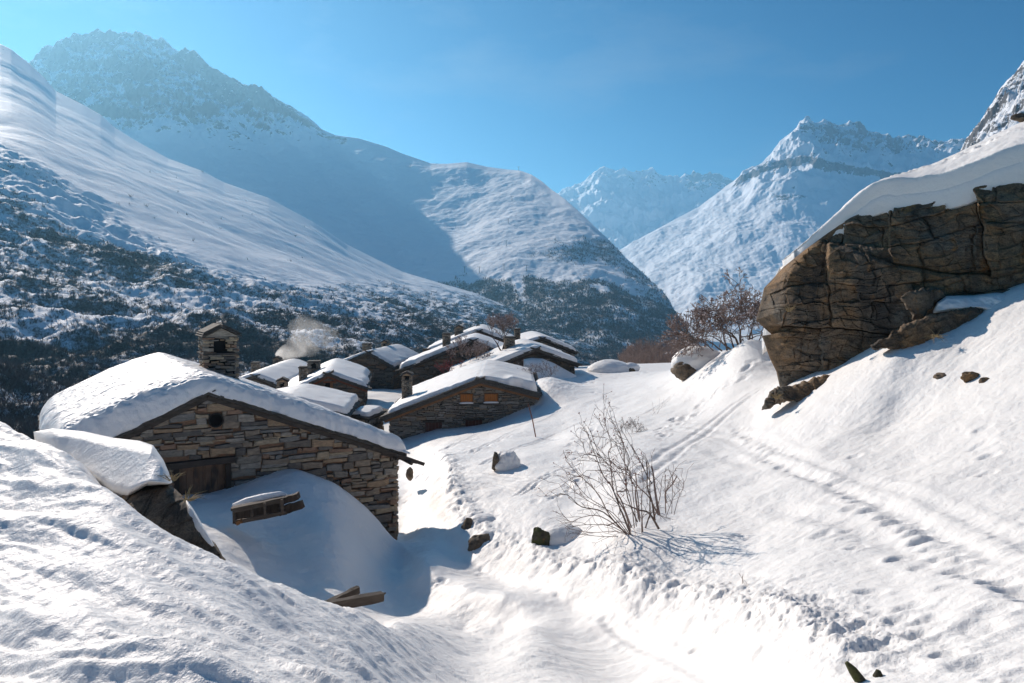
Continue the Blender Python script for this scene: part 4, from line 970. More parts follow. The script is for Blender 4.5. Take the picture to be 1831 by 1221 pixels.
# H5 / H6 right of centre
H6 = simple_house((846, 612, 70), 0, 6.15, 3.0, .40, .42, 6.5, 6.6, 'old stone house with rough wall, bare red shrub and snow sliding off its roof', 28, snow=.45, wob=.5, det=1.8, holes=[(782, 664, 792, 674)])
a, b, z0, z1 = H6.holes[0]; f_ = MB(); f_.box(H6.W((a + b) / 2, .05, (z0 + z1) / 2), H6.g * ((b - a) / 2), H6.n * .02, u3 * ((z1 - z0) / 2)); f_.build('window', M['wood_grey'], H6.e)
H5 = simple_house((857, 594, 80), 0, 5.2, 3.3, .42, .38, 8, 5.5, 'highest stone house whose snow roof rises behind the old rough walled one', 29, snow=.4, under='red_wood', of=.5)
# chimneys
def chim(h, px, pyb, pyt, Yc, wpx, kind='plain', mat=None, holes=False):
    """chimney standing at a photo column, at depth Yc"""
    q = at(px, pyb, Yc); zt = at(px, pyt, Yc).z; d = q - h.P; den = h.g.x * h.r.y - h.g.y * h.r.x
    t = (d.x * h.r.y - d.y * h.r.x) / den; s = (h.g.x * d.y - h.g.y * d.x) / den; w = wpx / F * Yc
    return h.chimney(t, s, q.z - 1.0, zt, w, w * .9, kind, mat, holes)
chim(H1, 391, 683, 586, 27, 57, 'gable', 'stone_near', True); chim(H2, 728, 702, 667, 51, 16.5, 'gable', 'stone_pale', True)
chim(H8, 542, 684, 656, 59.5, 13.5, 'plain'); chim(H8, 505, 704, 678, 55, 18, 'gable', None, True)
c3 = chim(H8, 561.5, 668, 645, 62, 21, 'open', 'stone_grey', True)
chim(H11, 457, 668, 648, 71, 13, 'plain'); SM = chim(H11, 496, 652, 639, 78, 13, 'gable', 'stone_grey')
chim(H7, 656, 632, 614, 82, 13, 'plain'); chim(H7, 689, 624, 610, 86, 11, 'gable', None, True)
chim(H6, 798.5, 626, 596, 72, 13.5, 'plain', 'stone_pale'); chim(H5, 820.5, 605, 583, 82, 14.5, 'gable', 'stone_pale'); chim(H5, 856, 592, 582.5, 86, 8, 'gable')
chim(H3, 911, 626, 602, 66, 18, 'plain', 'stone_pale'); chim(H4, 925, 606, 588, 80, 10, 'plain', 'stone_pale'); chim(H5, 762.5, 640, 624, 78, 11.5, 'plain', 'red_stone' if 'red_stone' in M else 'stone_grey')
# ================================================================== rocks
def rock_mat(name, base, warm, dark, scale=1.0, moss=None):
    m, nt, b = newmat(name); n = N(nt); g = n('NewGeometry').outputs['Position']
    n1 = n.noise(g, .55 * scale, 7, .62); n2 = n.noise(n.map(g, (1, 1, .25)), .8 * scale, 6, .6); n3 = n.noise(n.map(g, (1, 1, 1.5), (R(8), R(-8), 0)), 4 * scale, 8, .68); n4 = n.noise(g, 26 * scale, 5, .7)
    c = n.mix(n.ramp(n1, [(.38, 0.), (.62, 1.)]), base, warm)
    c = n.mix(n.ramp(n2, [(.50, 0.), (.66, .85)]), c, dark)
    c = n.mix(n.ramp(n3, [(.30, .85), (.52, 0.)]), c, tuple(q * .55 for q in dark))
    c = n.mix(n.ramp(n3, [(.60, 0.), (.78, .55)]), c, (.36, .29, .20))
    c = n.mix(n.ramp(n.noise(g, 1.7 * scale, 5, .6), [(.60, 0.), (.70, .7)]), c, (.42, .20, .06))
    c = n.mix(n.ramp(n4, [(.35, .6), (.55, 0.)]), c, (.02, .018, .015))
    vor = n('TexVoronoi', {'feature': 'F1'}, Vector=n.map(g, (1, 1, 1.7)), Scale=.8 * scale); c = n.mix(.45, c, n.mix(vor.outputs['Color'], (.10, .075, .05), (.36, .23, .12)), 'MIX') if False else n.mix(n.math('MULTIPLY', n.math('SUBTRACT', vor.outputs['Color'], .3), .55), c, (.02, .018, .016))
    if moss: c = n.mix(n.ramp(n.noise(g, 2.2 * scale, 4), [(.4, 0.), (.6, .8)]), c, moss)
    n.set(b.inputs['Base Color'], c); b.inputs['Roughness'].default_value = .88; b.inputs['Specular IOR Level'].default_value = .3
    h = n.math('ADD', n.math('MULTIPLY', n3, .55), n.math('MULTIPLY', n4, .5)); n.set(b.inputs['Normal'], n.bump(h, .9, .07 / scale)); return m
M['rock'] = rock_mat('rock', (.20, .165, .125), (.38, .22, .10), (.06, .052, .046))
M['rock_grey'] = rock_mat('rock_grey', (.20, .16, .115), (.26, .185, .12), (.06, .05, .042), 2.2)
M['rock_moss'] = rock_mat('rock_moss', (.13, .11, .07), (.12, .11, .045), (.05, .045, .03), 2.5, (.07, .08, .022))
def poly_at(pts, q):
    """point on a polyline by normalised arclength"""
    P = np.array(pts, float); L = np.concatenate([[0], np.cumsum(np.hypot(*np.diff(P, axis=0)[:, :2].T))]); L /= L[-1]
    return np.stack([np.interp(q, L, P[:, k]) for k in range(P.shape[1])], -1)
def h_step(q): i = np.floor(q); return _hash(i, i * 0, i * 0, 5) / 4294967296.
def slab_rock(name, bottom, top, thick, nu, nv, disp, mat, parent=None, back=None, sq=.5, jag=0.0):
    """a closed solid: its outline seen from the village side runs along bottom and top [(px, py, Y)]; the body bulges
    towards and away from the viewer by thick"""
    u = np.linspace(0, 1, nu); v = np.linspace(0, 1, nv); B = poly_at(bottom, u); T = poly_at(top, u)
    Uu, Vv = np.meshgrid(u, v); pxy = B[None] * (1 - Vv[..., None]) + T[None] * Vv[..., None]
    X = (pxy[..., 0] - CX) / F * pxy[..., 2]; Y = pxy[..., 2].copy(); Z = -(pxy[..., 1] - HY) / F * pxy[..., 2]
    if jag: X = X + jag * fbm(X * 4, Z * 4, 3, 15); Z = Z + jag * fbm(X * 4 + 9, Z * 4, 3, 16) + jag * .6 * (h_step(X * 3.1) - .5)
    eu = np.minimum(Uu, 1 - Uu) * 2; ev = np.minimum(Vv, 1 - Vv) * 2
    bul = (1 - (1 - np.clip(eu * 3, 0, 1)) ** 2) ** sq * (1 - (1 - np.clip(ev * 2.2, 0, 1)) ** 2) ** sq
    vd = np.stack([X, Y, Z], -1); vd /= np.linalg.norm(vd, axis=-1, keepdims=True)
    d = disp(X, Y, Z, Uu, Vv); m = sstep(0, .06, np.minimum(eu, ev) / 2 + .015)
    fr = np.stack([X, Y, Z], -1) - vd * (bul * thick + d * (.25 + .75 * m))[..., None]
    bt = back if back is not None else thick
    bk = np.stack([X, Y, Z], -1) + vd * ((bul * bt) + .02 + .25 * d * m)[..., None]
    V_ = np.vstack([fr.reshape(-1, 3), bk.reshape(-1, 3)]); tot = nu * nv
    rim = []
    for j in range(nu - 1): rim += [(j + 1, j, j + tot, j + 1 + tot), (tot - nu + j, tot - nu + j + 1, 2 * tot - nu + j + 1, 2 * tot - nu + j)]
    for i in range(nv - 1): rim += [(i * nu, (i + 1) * nu, (i + 1) * nu + tot, i * nu + tot), ((i + 1) * nu + nu - 1, i * nu + nu - 1, i * nu + nu - 1 + tot, (i + 1) * nu + nu - 1 + tot)]
    F_ = np.vstack([gridfaces(nu, nv), gridfaces(nu, nv, tot, True), np.array(rim)])
    return npmesh(name, V_, F_, mat, parent, True), fr
def crag_disp(amp=1.0, sc=1.0, dip=.10, seed=0):
    def h1(i, j, s): return _hash(i, j, np.zeros_like(i), s) / 4294967296.
    def f(X, Y, Z, U, V):
        x = X / sc; z = (Z + dip * X) / sc; wx = x + .22 * fbm(x * .9, z * .9, 3, seed + 1) + .03 * fbm(x * 6, z * 6, 3, seed + 8); wz = z + .16 * fbm(x * .6, z * .8, 3, seed + 2) + .03 * fbm(x * 5, z * 7, 3, seed + 11)
        d = 0
        # beds split by staggered joints, at three sizes
        for (fb, fj, off, tl, gr, s) in ((.50, .46, .75, .55, .22, 3), (1.35, 1.15, .34, .34, .12, 4), (3.7, 2.6, .11, .13, .05, 5)):
            b = wz * fb + .28 * np.sin(wz * fb * 2.1 + s) + .22 * np.sin(wx * fb * 1.3 + s * 2); ib = np.floor(b); rb = b - ib; hb = h1(ib, ib * 0, seed + s)
            j = (wx + .35 * (rb - .5) * (hb - .5)) * fj * (.6 + .9 * hb) + 9 * hb; ij = np.floor(j); rj = j - ij
            c = h1(ib, ij, seed + s + 20); q1 = h1(ib, ij, seed + s + 40) - .5; q2 = h1(ib, ij, seed + s + 60) - .5
            eb = np.minimum(rb, 1 - rb) / fb; ej = np.minimum(rj, 1 - rj) / fj
            d = d + (c - .5) * off + ((rj - .5) * q1 + (rb - .5) * q2) * tl * 2 - gr * (1 - sstep(.0, .05 / fb ** .3, eb)) * (.25 + .75 * h1(ib, ij, seed + s + 80)) - gr * .7 * (1 - sstep(0, .045 / fj ** .3, ej)) * (h1(ij, ib, seed + s + 90) > .35)
        f1, f2, cid, ox, oy = cells(wx * 2.6, wz * 3.6, seed + 7, vec=True); q1 = np.modf(cid * 91.7)[0] - .5; q2 = np.modf(cid * 57.3)[0] - .5
        d = d + (ox * q1 + oy * q2) * .16 + (cid - .5) * .05
        return (d + fbm(x * 6, z * 9, 4, seed + 6, .6) * .05 + fbm(x * .4, z * .4, 3, seed + 7) * .55) * amp
    return f
# --- the great boulder on the right
BB = [(1396, 700, 28.0), (1450, 690, 27.4), (1510, 668, 26.8), (1560, 650, 26.2), (1640, 625, 25.4), (1700, 600, 24.9), (1760, 580, 24.4), (1831, 565, 24), (1960, 500, 23), (2120, 450, 22)]
BT = [(1400, 478, 28.6), (1440, 446, 28.2), (1500, 402, 27.8), (1545, 374, 27.4), (1588, 352, 27.0), (1600, 366, 26.9), (1650, 358, 26.4), (1700, 350, 25.8), (1740, 334, 25.4), (1800, 312, 24.9), (1831, 300, 24.6), (1960, 262, 23.6), (2120, 200, 22.6)]
BL = [(1396, 700), (1388, 664), (1376, 640), (1366, 610), (1362, 600), (1381, 599), (1366, 586), (1352, 572), (1356, 556), (1362, 534), (1366, 515), (1384, 496), (1400, 478)]
big = empty('boulder', (10, 25, at(1394, 690, 28).z - .4)); tag(big, 'huge overhanging brown boulder with cracked layers under a long tongue of snow', 'boulder')
def big_boulder():
    nu, nv = 560, 330; u = np.linspace(0, 1, nu) ** 1.12; v = np.linspace(0, 1, nv); B = poly_at(BB, u); T = poly_at(BT, u)
    Uu, Vv = np.meshgrid(u, v); P = B[None] * (1 - Vv[..., None]) + T[None] * Vv[..., None]
    # left profile replaces the straight edge and fades inwards
    lp = poly_at([(a, b, 0) for a, b in BL], v); straight = np.array(BB[0][:2])[None] * (1 - v[:, None]) + np.array(BT[0][:2])[None] * v[:, None]
    off = (lp[:, :2] - straight)[:, None, :] * np.exp(-Uu / .09)[..., None]; P[..., :2] += off
    X = (P[..., 0] - CX) / F * P[..., 2]; Y = P[..., 2].copy(); Z = -(P[..., 1] - HY) / F * P[..., 2]
    ed = sstep(0, .05, Uu) * .9 + .1; et = sstep(1.0, .95, Vv)
    d = crag_disp(.78, 1.2, -.10, 207)(X, Y, Z, Uu, Vv)
    rnd = (1 - np.sqrt(np.clip(1 - (1 - np.clip(Uu / .16, 0, 1)) ** 2, 0, 1))) * .55      # the face turns away at its left end
    bulge = 1.1 * np.sin(np.clip(Vv, 0, 1) * math.pi) ** .7 + .9 * Vv - .3
    vd = np.stack([X, Y, Z], -1); vd /= np.linalg.norm(vd, axis=-1, keepdims=True)
    fr = np.stack([X, Y, Z], -1) - vd * ((bulge * .6 + d * (.15 + .85 * et)) * ed - rnd)[..., None]
    Ybk = Y + .8 + 6.5 * sstep(0, .25, Uu) + rnd; bk = np.stack([X * Ybk / Y + .15, Ybk, Z - .1], -1)
    bk[..., 2] += (.35 * Vv * sstep(0, .35, Uu))
    tot = nu * nv; rim = []
    for j in range(nu - 1): rim += [(j + 1, j, j + tot, j + 1 + tot), (tot - nu + j, tot - nu + j + 1, 2 * tot - nu + j + 1, 2 * tot - nu + j)]
    for i in range(nv - 1): rim += [(i * nu, (i + 1) * nu, (i + 1) * nu + tot, i * nu + tot), ((i + 1) * nu + nu - 1, i * nu + nu - 1, i * nu + nu - 1 + tot, (i + 1) * nu + nu - 1 + tot)]
    o = npmesh('rock_body', np.vstack([fr.reshape(-1, 3), bk.reshape(-1, 3)]), np.vstack([gridfaces(nu, nv), gridfaces(nu, nv, tot, True), np.array(rim)]), M['rock'], big, False)
    # snow on its sloping top
    top = fr[-1].copy()
    kk = np.ones(61) / 61.
    for a_ in (0, 1, 2): top[30:-30, a_] = np.convolve(top[:, a_], kk, 'valid')
    qx = CX + F * top[:, 0] / top[:, 1]
    SIL = [(1396, 479), (1410, 468), (1430, 452), (1470, 420), (1510, 392), (1550, 364), (1590, 338), (1630, 316), (1680, 292), (1740, 262), (1800, 232), (1831, 216), (1960, 150), (2120, 70)]
    k = np.arange(0, nu, 2); top = top[k]; qx = qx[k]; n2 = len(k); ns = 90; s = np.linspace(0, 1, ns)
    G = np.empty((ns, n2, 3)); sil = line_y(qx, SIL); dep = .5 + 6.5 * sstep(1396, 1560, qx); Yb = top[:, 1] + dep
    drip = .10 + .10 * fbm(qx / 26, qx * 0, 3, 5) + .42 * np.exp(-((qx - 1603) / 11) ** 2) + .14 * sstep(1600, 1700, qx) - .16 * np.exp(-((qx - 1770) / 14) ** 2)
    th = .25 + .55 * sstep(1420, 1600, qx)
    for i, q in enumerate(s):
        if q < .16:                       # rounded front lip
            a = q / .16; zz = top[:, 2] - np.maximum(drip, .03) + (th + drip) * math.sin(a * math.pi / 2); yy = top[:, 1] - .22 * math.sin(min(1, a * 1.3) * math.pi / 2) * (th / .6) + .25 * a; xx = top[:, 0]
        elif q < .8:
            a = (q - .16) / .64; yy = (top[:, 1] + .03) * (1 - a) + Yb * a; zs = -(sil - HY) / F * Yb; zf = top[:, 2] + th; zz = zf * (1 - a) + zs * a + .35 * np.sin(a * math.pi) * (th - .2); xx = top[:, 0] * (1 - a) + (qx - CX) / F * Yb * a
        else:
            a = (q - .8) / .2; zs = -(sil - HY) / F * Yb; yy = Yb + a * 2.5; zz = zs - a * a * 3.0; xx = (qx - CX) / F * Yb
        G[i, :, 0] = xx; G[i, :, 1] = yy; G[i, :, 2] = zz
    sm = sstep(0, .2, s)[:, None] * sstep(.92, .75, s)[:, None]
    G[..., 2] += fbm(G[..., 0] * .8, G[..., 1] * 1.1, 4, 61) * .10 * sm + fbm(G[..., 0] * 4, G[..., 1] * 4, 3, 62) * .02
    # a line of prints and a ploughed groove along it
    band = np.exp(-((s[:, None] - .36 - .06 * np.sin(G[..., 0] * .5)) / .045) ** 2); G[..., 2] += band * fbm(G[..., 0] * 3.2, G[..., 1] * 3.2, 3, 63, .6) * .20 * sm * sstep(10, 12, G[..., 0])
    lo = G.copy(); lo[..., 2] -= .5; lo[:2] = G[:2] + np.array([0, .35, .05]); tt = ns * n2; rim = []
    for j in range(n2 - 1): rim += [(j + 1, j, j + tt, j + 1 + tt), (tt - n2 + j, tt - n2 + j + 1, 2 * tt - n2 + j + 1, 2 * tt - n2 + j)]
    npmesh('snow_cover', np.vstack([G.reshape(-1, 3), lo.reshape(-1, 3)]), np.vstack([gridfaces(n2, ns), gridfaces(n2, ns, tt, True), np.array(rim)]), M['snow'], big, True)
big_boulder()
# the small stone poking out of the snow high on the boulder
def lump(name, c, rad, mat, seed, parent=None, sub=5, rough=.32, chop=True, flat=(1, 1, 1), rot=0):
    import bmesh
    bm = bmesh.new(); bmesh.ops.create_icosphere(bm, subdivisions=sub, radius=1)
    P = np.array([v.co[:] for v in bm.verts]); rs = np.random.RandomState(seed)
    if chop:
        for _ in range(8):
            d = rs.normal(size=3); d /= np.linalg.norm(d); k = rs.uniform(.68, .95); t = P @ d; P = P - np.where(t > k, (t - k) * .9, 0)[:, None] * d[None]
    n3_ = fbm3(P[:, 0] * 1.6 + seed, P[:, 1] * 1.6, P[:, 2] * 1.6, 4, seed); P = P * (1 + rough * n3_)[:, None]
    ca, sa = math.cos(rot), math.sin(rot); P = P * np.array(rad)
    P = np.stack([ca * P[:, 0] - sa * P[:, 1], sa * P[:, 0] + ca * P[:, 1], P[:, 2]], 1) + np.array(c)
    f = np.array([[v.index for v in q.verts] for q in bm.faces]); bm.free()
    return npmesh(name, P, f, mat, parent, True)
def on(px, py, y0=2.3): return hit(px, py, y0)
def rock_thing(name, label, px, py, y0, rad, mat, seed, snow=None, group=None, cat='rock', lift=0, rot=0):
    p = on(px, py, y0) + Vector((0, 0, lift)); e = empty(name, p); tag(e, label, cat, group); lump('rock_body', p, rad, mat, seed, e, rot=rot)
    if snow:
        (ox, oy, oz), r2 = snow; lump('snow_cap', p + Vector((ox, oy, oz)), r2, M['snow'], seed + 50, e, chop=False, rough=.10)
    return e
tag(lump('stone', at(1826, 210, 29.5), (.35, .3, .16), M['rock_grey'], 77), 'small stone poking out of the snow on the crest of the huge boulder', 'stone')
# block leaning on the boulder and the ledge below it
Yk = 24.2
e = empty('rock_block', at(1640, 560, Yk)); tag(e, 'angular grey rock block wedged between the huge boulder and the long ledge', 'rock')
slab_rock('rock_body', [(1612, 526, Yk), (1618, 545, Yk), (1632, 571, Yk), (1650, 566, Yk), (1668, 545, Yk + .2), (1692, 530, Yk + .4)], [(1612, 526, Yk), (1622, 521, Yk), (1640, 518, Yk), (1664, 514, Yk + .1), (1684, 518, Yk + .3), (1693, 528, Yk + .4)], .38, 90, 60, crag_disp(.12, .5, 0, 300), M['rock_grey'], e, sq=.35, jag=.12)
e = empty('rock_ledge', at(1640, 600, 23.6)); tag(e, 'long low rock ledge slanting up out of the snow below the wedged block', 'rock')
slab_rock('rock_body', [(1556, 622, 23.9), (1600, 625, 23.6), (1640, 627, 23.5), (1690, 617, 23.5), (1730, 598, 23.5), (1768, 572, 23.7)], [(1556, 616, 23.9), (1585, 600, 23.7), (1620, 578, 23.6), (1665, 562, 23.6), (1700, 557, 23.6), (1742, 548, 23.7), (1756, 552, 23.7), (1770, 568, 23.8)], .34, 160, 70, crag_disp(.20, .45, -.35, 310), M['rock'], e, sq=.4, jag=.12)
e = empty('rock_ledge', at(1440, 715, 26)); tag(e, 'broken rock ledge in the snow at the foot of the overhanging boulder', 'rock')
slab_rock('rock_body', [(1362, 735, 26.3), (1385, 728, 26.0), (1410, 714, 25.8), (1440, 716, 25.6), (1475, 722, 25.4), (1502, 712, 25.4), (1516, 700, 25.5), (1533, 684, 25.8)], [(1362, 733, 26.3), (1374, 704, 26.3), (1392, 690, 26.3), (1424, 687, 26.2), (1450, 676, 26.1), (1488, 669, 26.0), (1476, 690, 25.9), (1496, 694, 25.8), (1508, 675, 25.8), (1533, 682, 25.8)], .30, 170, 70, crag_disp(.22, .4, .5, 320), M['rock'], e, sq=.4, jag=.12)
# snow drift lodged between ledge and boulder
e = tag(slab_rock('snow_drift', [(1668, 560, 24.3), (1700, 556, 24.0), (1745, 552, 23.9), (1790, 560, 23.6), (1806, 545, 23.6)], [(1668, 556, 24.3), (1676, 540, 24.4), (1692, 529, 24.5), (1740, 528, 24.4), (1780, 523, 24.1), (1800, 524, 23.9), (1808, 532, 23.8)], .5, 90, 40, lambda X, Y, Z, U, V: fbm(X * 3, Z * 3, 3, 3) * .12, M['snow'], sq=.5)[0], 'lumpy snow drift lodged between the long ledge and the huge boulder', 'snow drift')
for px, py, r, rx, sd_ in ((1685, 674, (.24, .22, .13), 0, 1), (1742, 674, (.36, .18, .16), .3, 2), (1762, 682, (.13, .13, .12), 0, 3)):
    tag(lump('stone', on(px, py, 8) + Vector((0, 0, -.02)), r, M['rock'], 400 + sd_, rot=rx), {1: 'lone small brown stone showing through the snow below the long ledge', 2: 'longer of the two brown stones side by side in the open snow', 3: 'smaller of the two brown stones side by side in the open snow'}[sd_], 'stone')
# snow-topped boulders on the skyline right of the village
rock_thing('snowy_boulder', 'grey boulder buried in a round snow cap below the frosted thicket', 1247, 656, 30, (1.35, 1.1, .75), M['rock_grey'], 501, ((.1, .2, .30), (1.38, 1.15, .92)), 'snow capped boulders beyond the slope', lift=-.15)
rock_thing('snowy_boulder', 'larger snow dome rising behind the boulder below the frosted thicket', 1232, 640, 52, (2.6, 1.6, .6), M['rock_grey'], 502, ((0, 0, .8), (2.6, 2.0, 1.25)), 'snow capped boulders beyond the slope')
rock_thing('snowy_boulder', 'wide smooth snow dome beside the wide gabled house', 1092, 664, 60, (1.6, 1.2, .4), M['rock_grey'], 503, ((0, 0, .1), (1.9, 1.6, .85)), 'snow capped boulders beyond the slope')
rock_thing('snowy_boulder', 'little boulder with a bare dark face below the wide snow dome', 1127, 664, 60, (.45, .4, .38), M['rock_grey'], 504, ((.1, .25, .22), (.75, .6, .42)), 'snow capped boulders beyond the slope', lift=.05)
# standing stone with its heap of snow, and the stump by the near house
p = on(905, 838, 20); e = empty('standing_stone', p); tag(e, 'upright brown stone with a tall snow heap leaning on its right side', 'stone')
slab_rock('rock_body', [(879, 838, p.y), (884, 842, p.y), (890, 836, p.y)], [(881, 818, p.y), (884, 807, p.y), (889, 809, p.y), (893, 822, p.y)], .2, 30, 30, crag_disp(.05, .2, 0, 330), M['rock_grey'], e)
lump('snow_cap', p + Vector((.03, .2, .12)), (.50, .5, .50), M['snow'], 560, e, chop=False, rough=.30)
tag(lump('stone', at(732, 848, 31.5), (.15, .15, .28), M['rock_grey'], 334), 'small brown stone sticking up beside the corner of the nearest house', 'stone')
# three rocks above the path
rock_thing('rock', 'small brown rock face under a rounded snow cap, first above the path', 838, 948, 20, (.20, .2, .34), M['rock_grey'], 511, ((.42, .20, .02), (.50, .4, .36)), 'rocks in the snowbank above the path')
rock_thing('rock', 'low brown rock slanting under a thin rim of snow close to the path', 866, 972, 20, (.44, .25, .27), M['rock_grey'], 512, ((.22, .22, .02), (.55, .42, .25)), 'rocks in the snowbank above the path', rot=.5)
rock_thing('rock', 'mossy green rock, tallest of those above the path, against a snow heap', 966, 972, 16.5, (.24, .24, .42), M['rock_moss'], 513, ((.55, .25, -.05), (.62, .5, .42)), 'rocks in the snowbank above the path', rot=.3)
# dark roots at the lower edge of the frame
e = empty('tree_stump', on(1560, 1215)); tag(e, 'mossy broken stump with two snags at the bottom edge of the picture', 'stump')
p1 = on(1556, 1221)
for k, (dx, hh, ln, r) in enumerate(((-.10, .15, -.08, .045), (.06, .09, .02, .05), (.16, .05, .12, .035))):
    mb = MB(); mb.tube([p1 + Vector((dx + .1, 0, -.15)), p1 + Vector((dx + .03, 0, .0)), p1 + Vector((dx + ln * .4, .02, hh * .6)), p1 + Vector((dx + ln, .03, hh))], [r * 1.3, r, r * .8, r * .35], 8); mb.build('snag', M['rock_moss'], e, True)

# --- the tilted rock with a snow mound in front of the near house
e = empty('tilted_rock', at(320, 940, 10.2)); tag(e, 'tilted brown rock slab under a fat snow mound in front of the plank door', 'rock')
slab_rock('rock_body', [(205, 925, 10.0), (228, 925, 9.8), (300, 985, 9.6), (345, 1010, 9.5), (402, 1004, 9.5)], [(215, 880, 10.6), (262, 866, 10.5), (306, 860, 10.4), (330, 888, 10.2), (352, 926, 10.0), (378, 968, 9.8), (404, 1000, 9.5)], .55, 160, 110, crag_disp(.15, .5, -.55, 340), M['rock_grey'], e, sq=.45, jag=.05)
slab_rock('snow_cap', [(70, 850, 12.2), (137, 842, 11.6), (202, 884, 10.6), (228, 890, 10.3), (262, 868, 10.2), (300, 866, 10.2), (306, 864, 10.3)], [(60, 772, 12.8), (95, 766, 12.6), (150, 771, 12.3), (205, 783, 11.8), (250, 788, 11.3), (274, 796, 11.0), (292, 822, 10.8), (302, 845, 10.6), (308, 862, 10.4)], .62, 170, 90, lambda X, Y, Z, U, V: fbm(X * 1.2, Z * 1.6, 3, 3) * .06, M['snow'], e, back=1.3, sq=.5)
slab_rock('snow_strip', [(329, 915, 9.9), (345, 945, 9.75), (370, 972, 9.55), (386, 984, 9.5)], [(333, 893, 10.0), (347, 912, 9.9), (366, 945, 9.65), (388, 982, 9.5)], .36, 40, 16, lambda X, Y, Z, U, V: fbm(X * 5, Z * 5, 2, 3) * .02, M['snow'], e, sq=.5)
def tuft(label, p, n, size, seed, group, lean=(0, 0, 0)):
    rr = random.Random(seed); mb = MB()
    for i in range(n):
        a = rr.uniform(0, 6.283); l = size * rr.uniform(.5, 1.1); d = Vector((math.cos(a) * rr.uniform(.3, 1) + lean[0], math.sin(a) * .6 + lean[1], rr.uniform(.2, 1) + lean[2])).normalized()
        q0 = p + Vector((rr.uniform(-.05, .05), rr.uniform(-.04, .04), -.02)); q1 = q0 + d * l * .55; q2 = q1 + (d + Vector((0, 0, -.7 * rr.random()))).normalized() * l * .5
        mb.tube([q0, q1, q2], [.006, .005, .002], 3, False)
    tag(mb.build('grass_tuft', M['grass'], None), label, 'grass tuft', group)
tuft('dry grass tuft hanging at the rim of the snow mound by the plank door', at(308, 856, 9.9), 14, .17, 1, 'dry grass tufts on the rocks')
tuft('dry reddish grass tuft on the upper edge of the tilted rock', at(334, 892, 9.4), 18, .2, 2, 'dry grass tufts on the rocks', (.4, 0, 0))
tuft('yellow dry grass in the crack of the overhanging boulder', at(1410, 556, 26.6), 40, .28, 3, 'dry grass tufts on the rocks', (0, -.5, .2))
tuft('pale dead grass hanging over the long rock ledge', at(1672, 600, 22.5), 40, .35, 4, 'dry grass tufts on the rocks', (0, -.5, -.6))
tuft('grey dead grass on the broken ledge at the boulder foot', at(1388, 712, 25.4), 40, .32, 5, 'dry grass tufts on the rocks', (0, -.5, 0))

# --- timber in the drift
def timber():
    p = at(476, 915, 17.6); e = empty('wooden_ladder', p); tag(e, 'weathered ladder-like wooden frame half buried in the shaded drift', 'ladder')
    def q(px, py, Y=17.6): return at(px, py, Y)
    rr = random.Random(5); Y = 17.9
    B = [((415, 913), (505, 893), .085, .10), ((420, 934), (512, 916), .07, .09)]
    for (a, b, w, h) in B: m = MB(); m.beam(q(*a, Y - .5), q(*b, Y - .2), w, h, rnd=.006, rng=rr); m.build('rail', M['wood_grey'], e)
    for (x0, y0, y1) in ((418, 912, 936), (450, 904, 929), (473, 899, 924), (504, 893, 918)): m = MB(); m.beam(q(x0, y0, Y - .42), q(x0 + 1, y1, Y - .42), .05, .05, rnd=.004, rng=rr); m.build('rung', M['wood_grey'], e)
    m = MB(); m.beam(q(414, 909, Y - .3), q(508, 890, Y - .05), .22, .045, rnd=.008, rng=rr); m.build('board', M['wood_dark'], e)
    m = MB(); m.tube([q(416, 903, Y), q(440, 898, Y + .05), q(470, 892, Y + .1), q(500, 886, Y + .15), q(512, 884, Y + .15)], [.03, .10, .12, .10, .03], 12); m.build('snow_cap', M['snow'], e, True)
    m = MB(); m.beam(q(500, 897, Y), q(534, 886, Y), .20, .14, rnd=.01, rng=rr); m.build('post', M['wood_dark'], e)
    m = MB(); m.beam(q(500, 914, Y), q(541, 901, Y - .1), .13, .18, rnd=.015, rng=rr); m.build('beam', M['wood_dark'], e)
    m = MB(); m.beam(q(424, 936, Y - .5), q(432, 931, Y - .5), .12, .08, rnd=.01, rng=rr); m.build('block', M['wood_brown'], e)
    m = MB(); m.add([q(417, 910, Y + .05), q(506, 890, Y + .2), q(510, 918, Y + .2), q(420, 936, Y + .05)], [(0, 1, 2, 3)]); m.add([q(417, 910, Y + .1), q(506, 890, Y + .25), q(510, 918, Y + .25), q(420, 936, Y + .1)], [(0, 1, 2, 3)]); m.build('back_panel', M['wood_dark'], e)
    e2 = empty('wooden_plank', at(640, 1070, 14.6)); tag(e2, 'long grey plank with a splintered end lying in the shaded hollow', 'plank', 'planks in the hollow')
    Y = 14.6; m = MB(); m.beam(at(575, 1086, Y - .6), at(684, 1066, Y), .14, .16, rnd=.008, rng=rr); m.tube([at(678, 1064, Y), at(690, 1060, Y)], [.05, .012], 5); m.build('board', M['wood_grey'], e2)
    e3 = empty('wooden_plank', at(620, 1060, 14.9)); tag(e3, 'short split plank slanting up above the long grey one', 'plank', 'planks in the hollow')
    m = MB(); m.beam(at(588, 1080, Y - .2), at(641, 1054, Y + .2), .10, .13, rnd=.008, rng=rr); m.beam(at(628, 1056, Y + .1), at(642, 1050, Y + .2), .05, .05, rnd=.01, rng=rr); m.build('board', M['wood_grey'], e3)
timber()
# marker pole
p = on(960, 781, 20); mb = MB(); top = at(944.5, 722, p.y - .2); mb.tube([p + Vector((0, 0, -.3)), p.lerp(top, .5), top], [.028, .026, .022], 6)
tag(mb.build('marker_pole', M['pole'], None, True), 'thin leaning reddish pole standing in the snow below the shuttered house', 'pole')

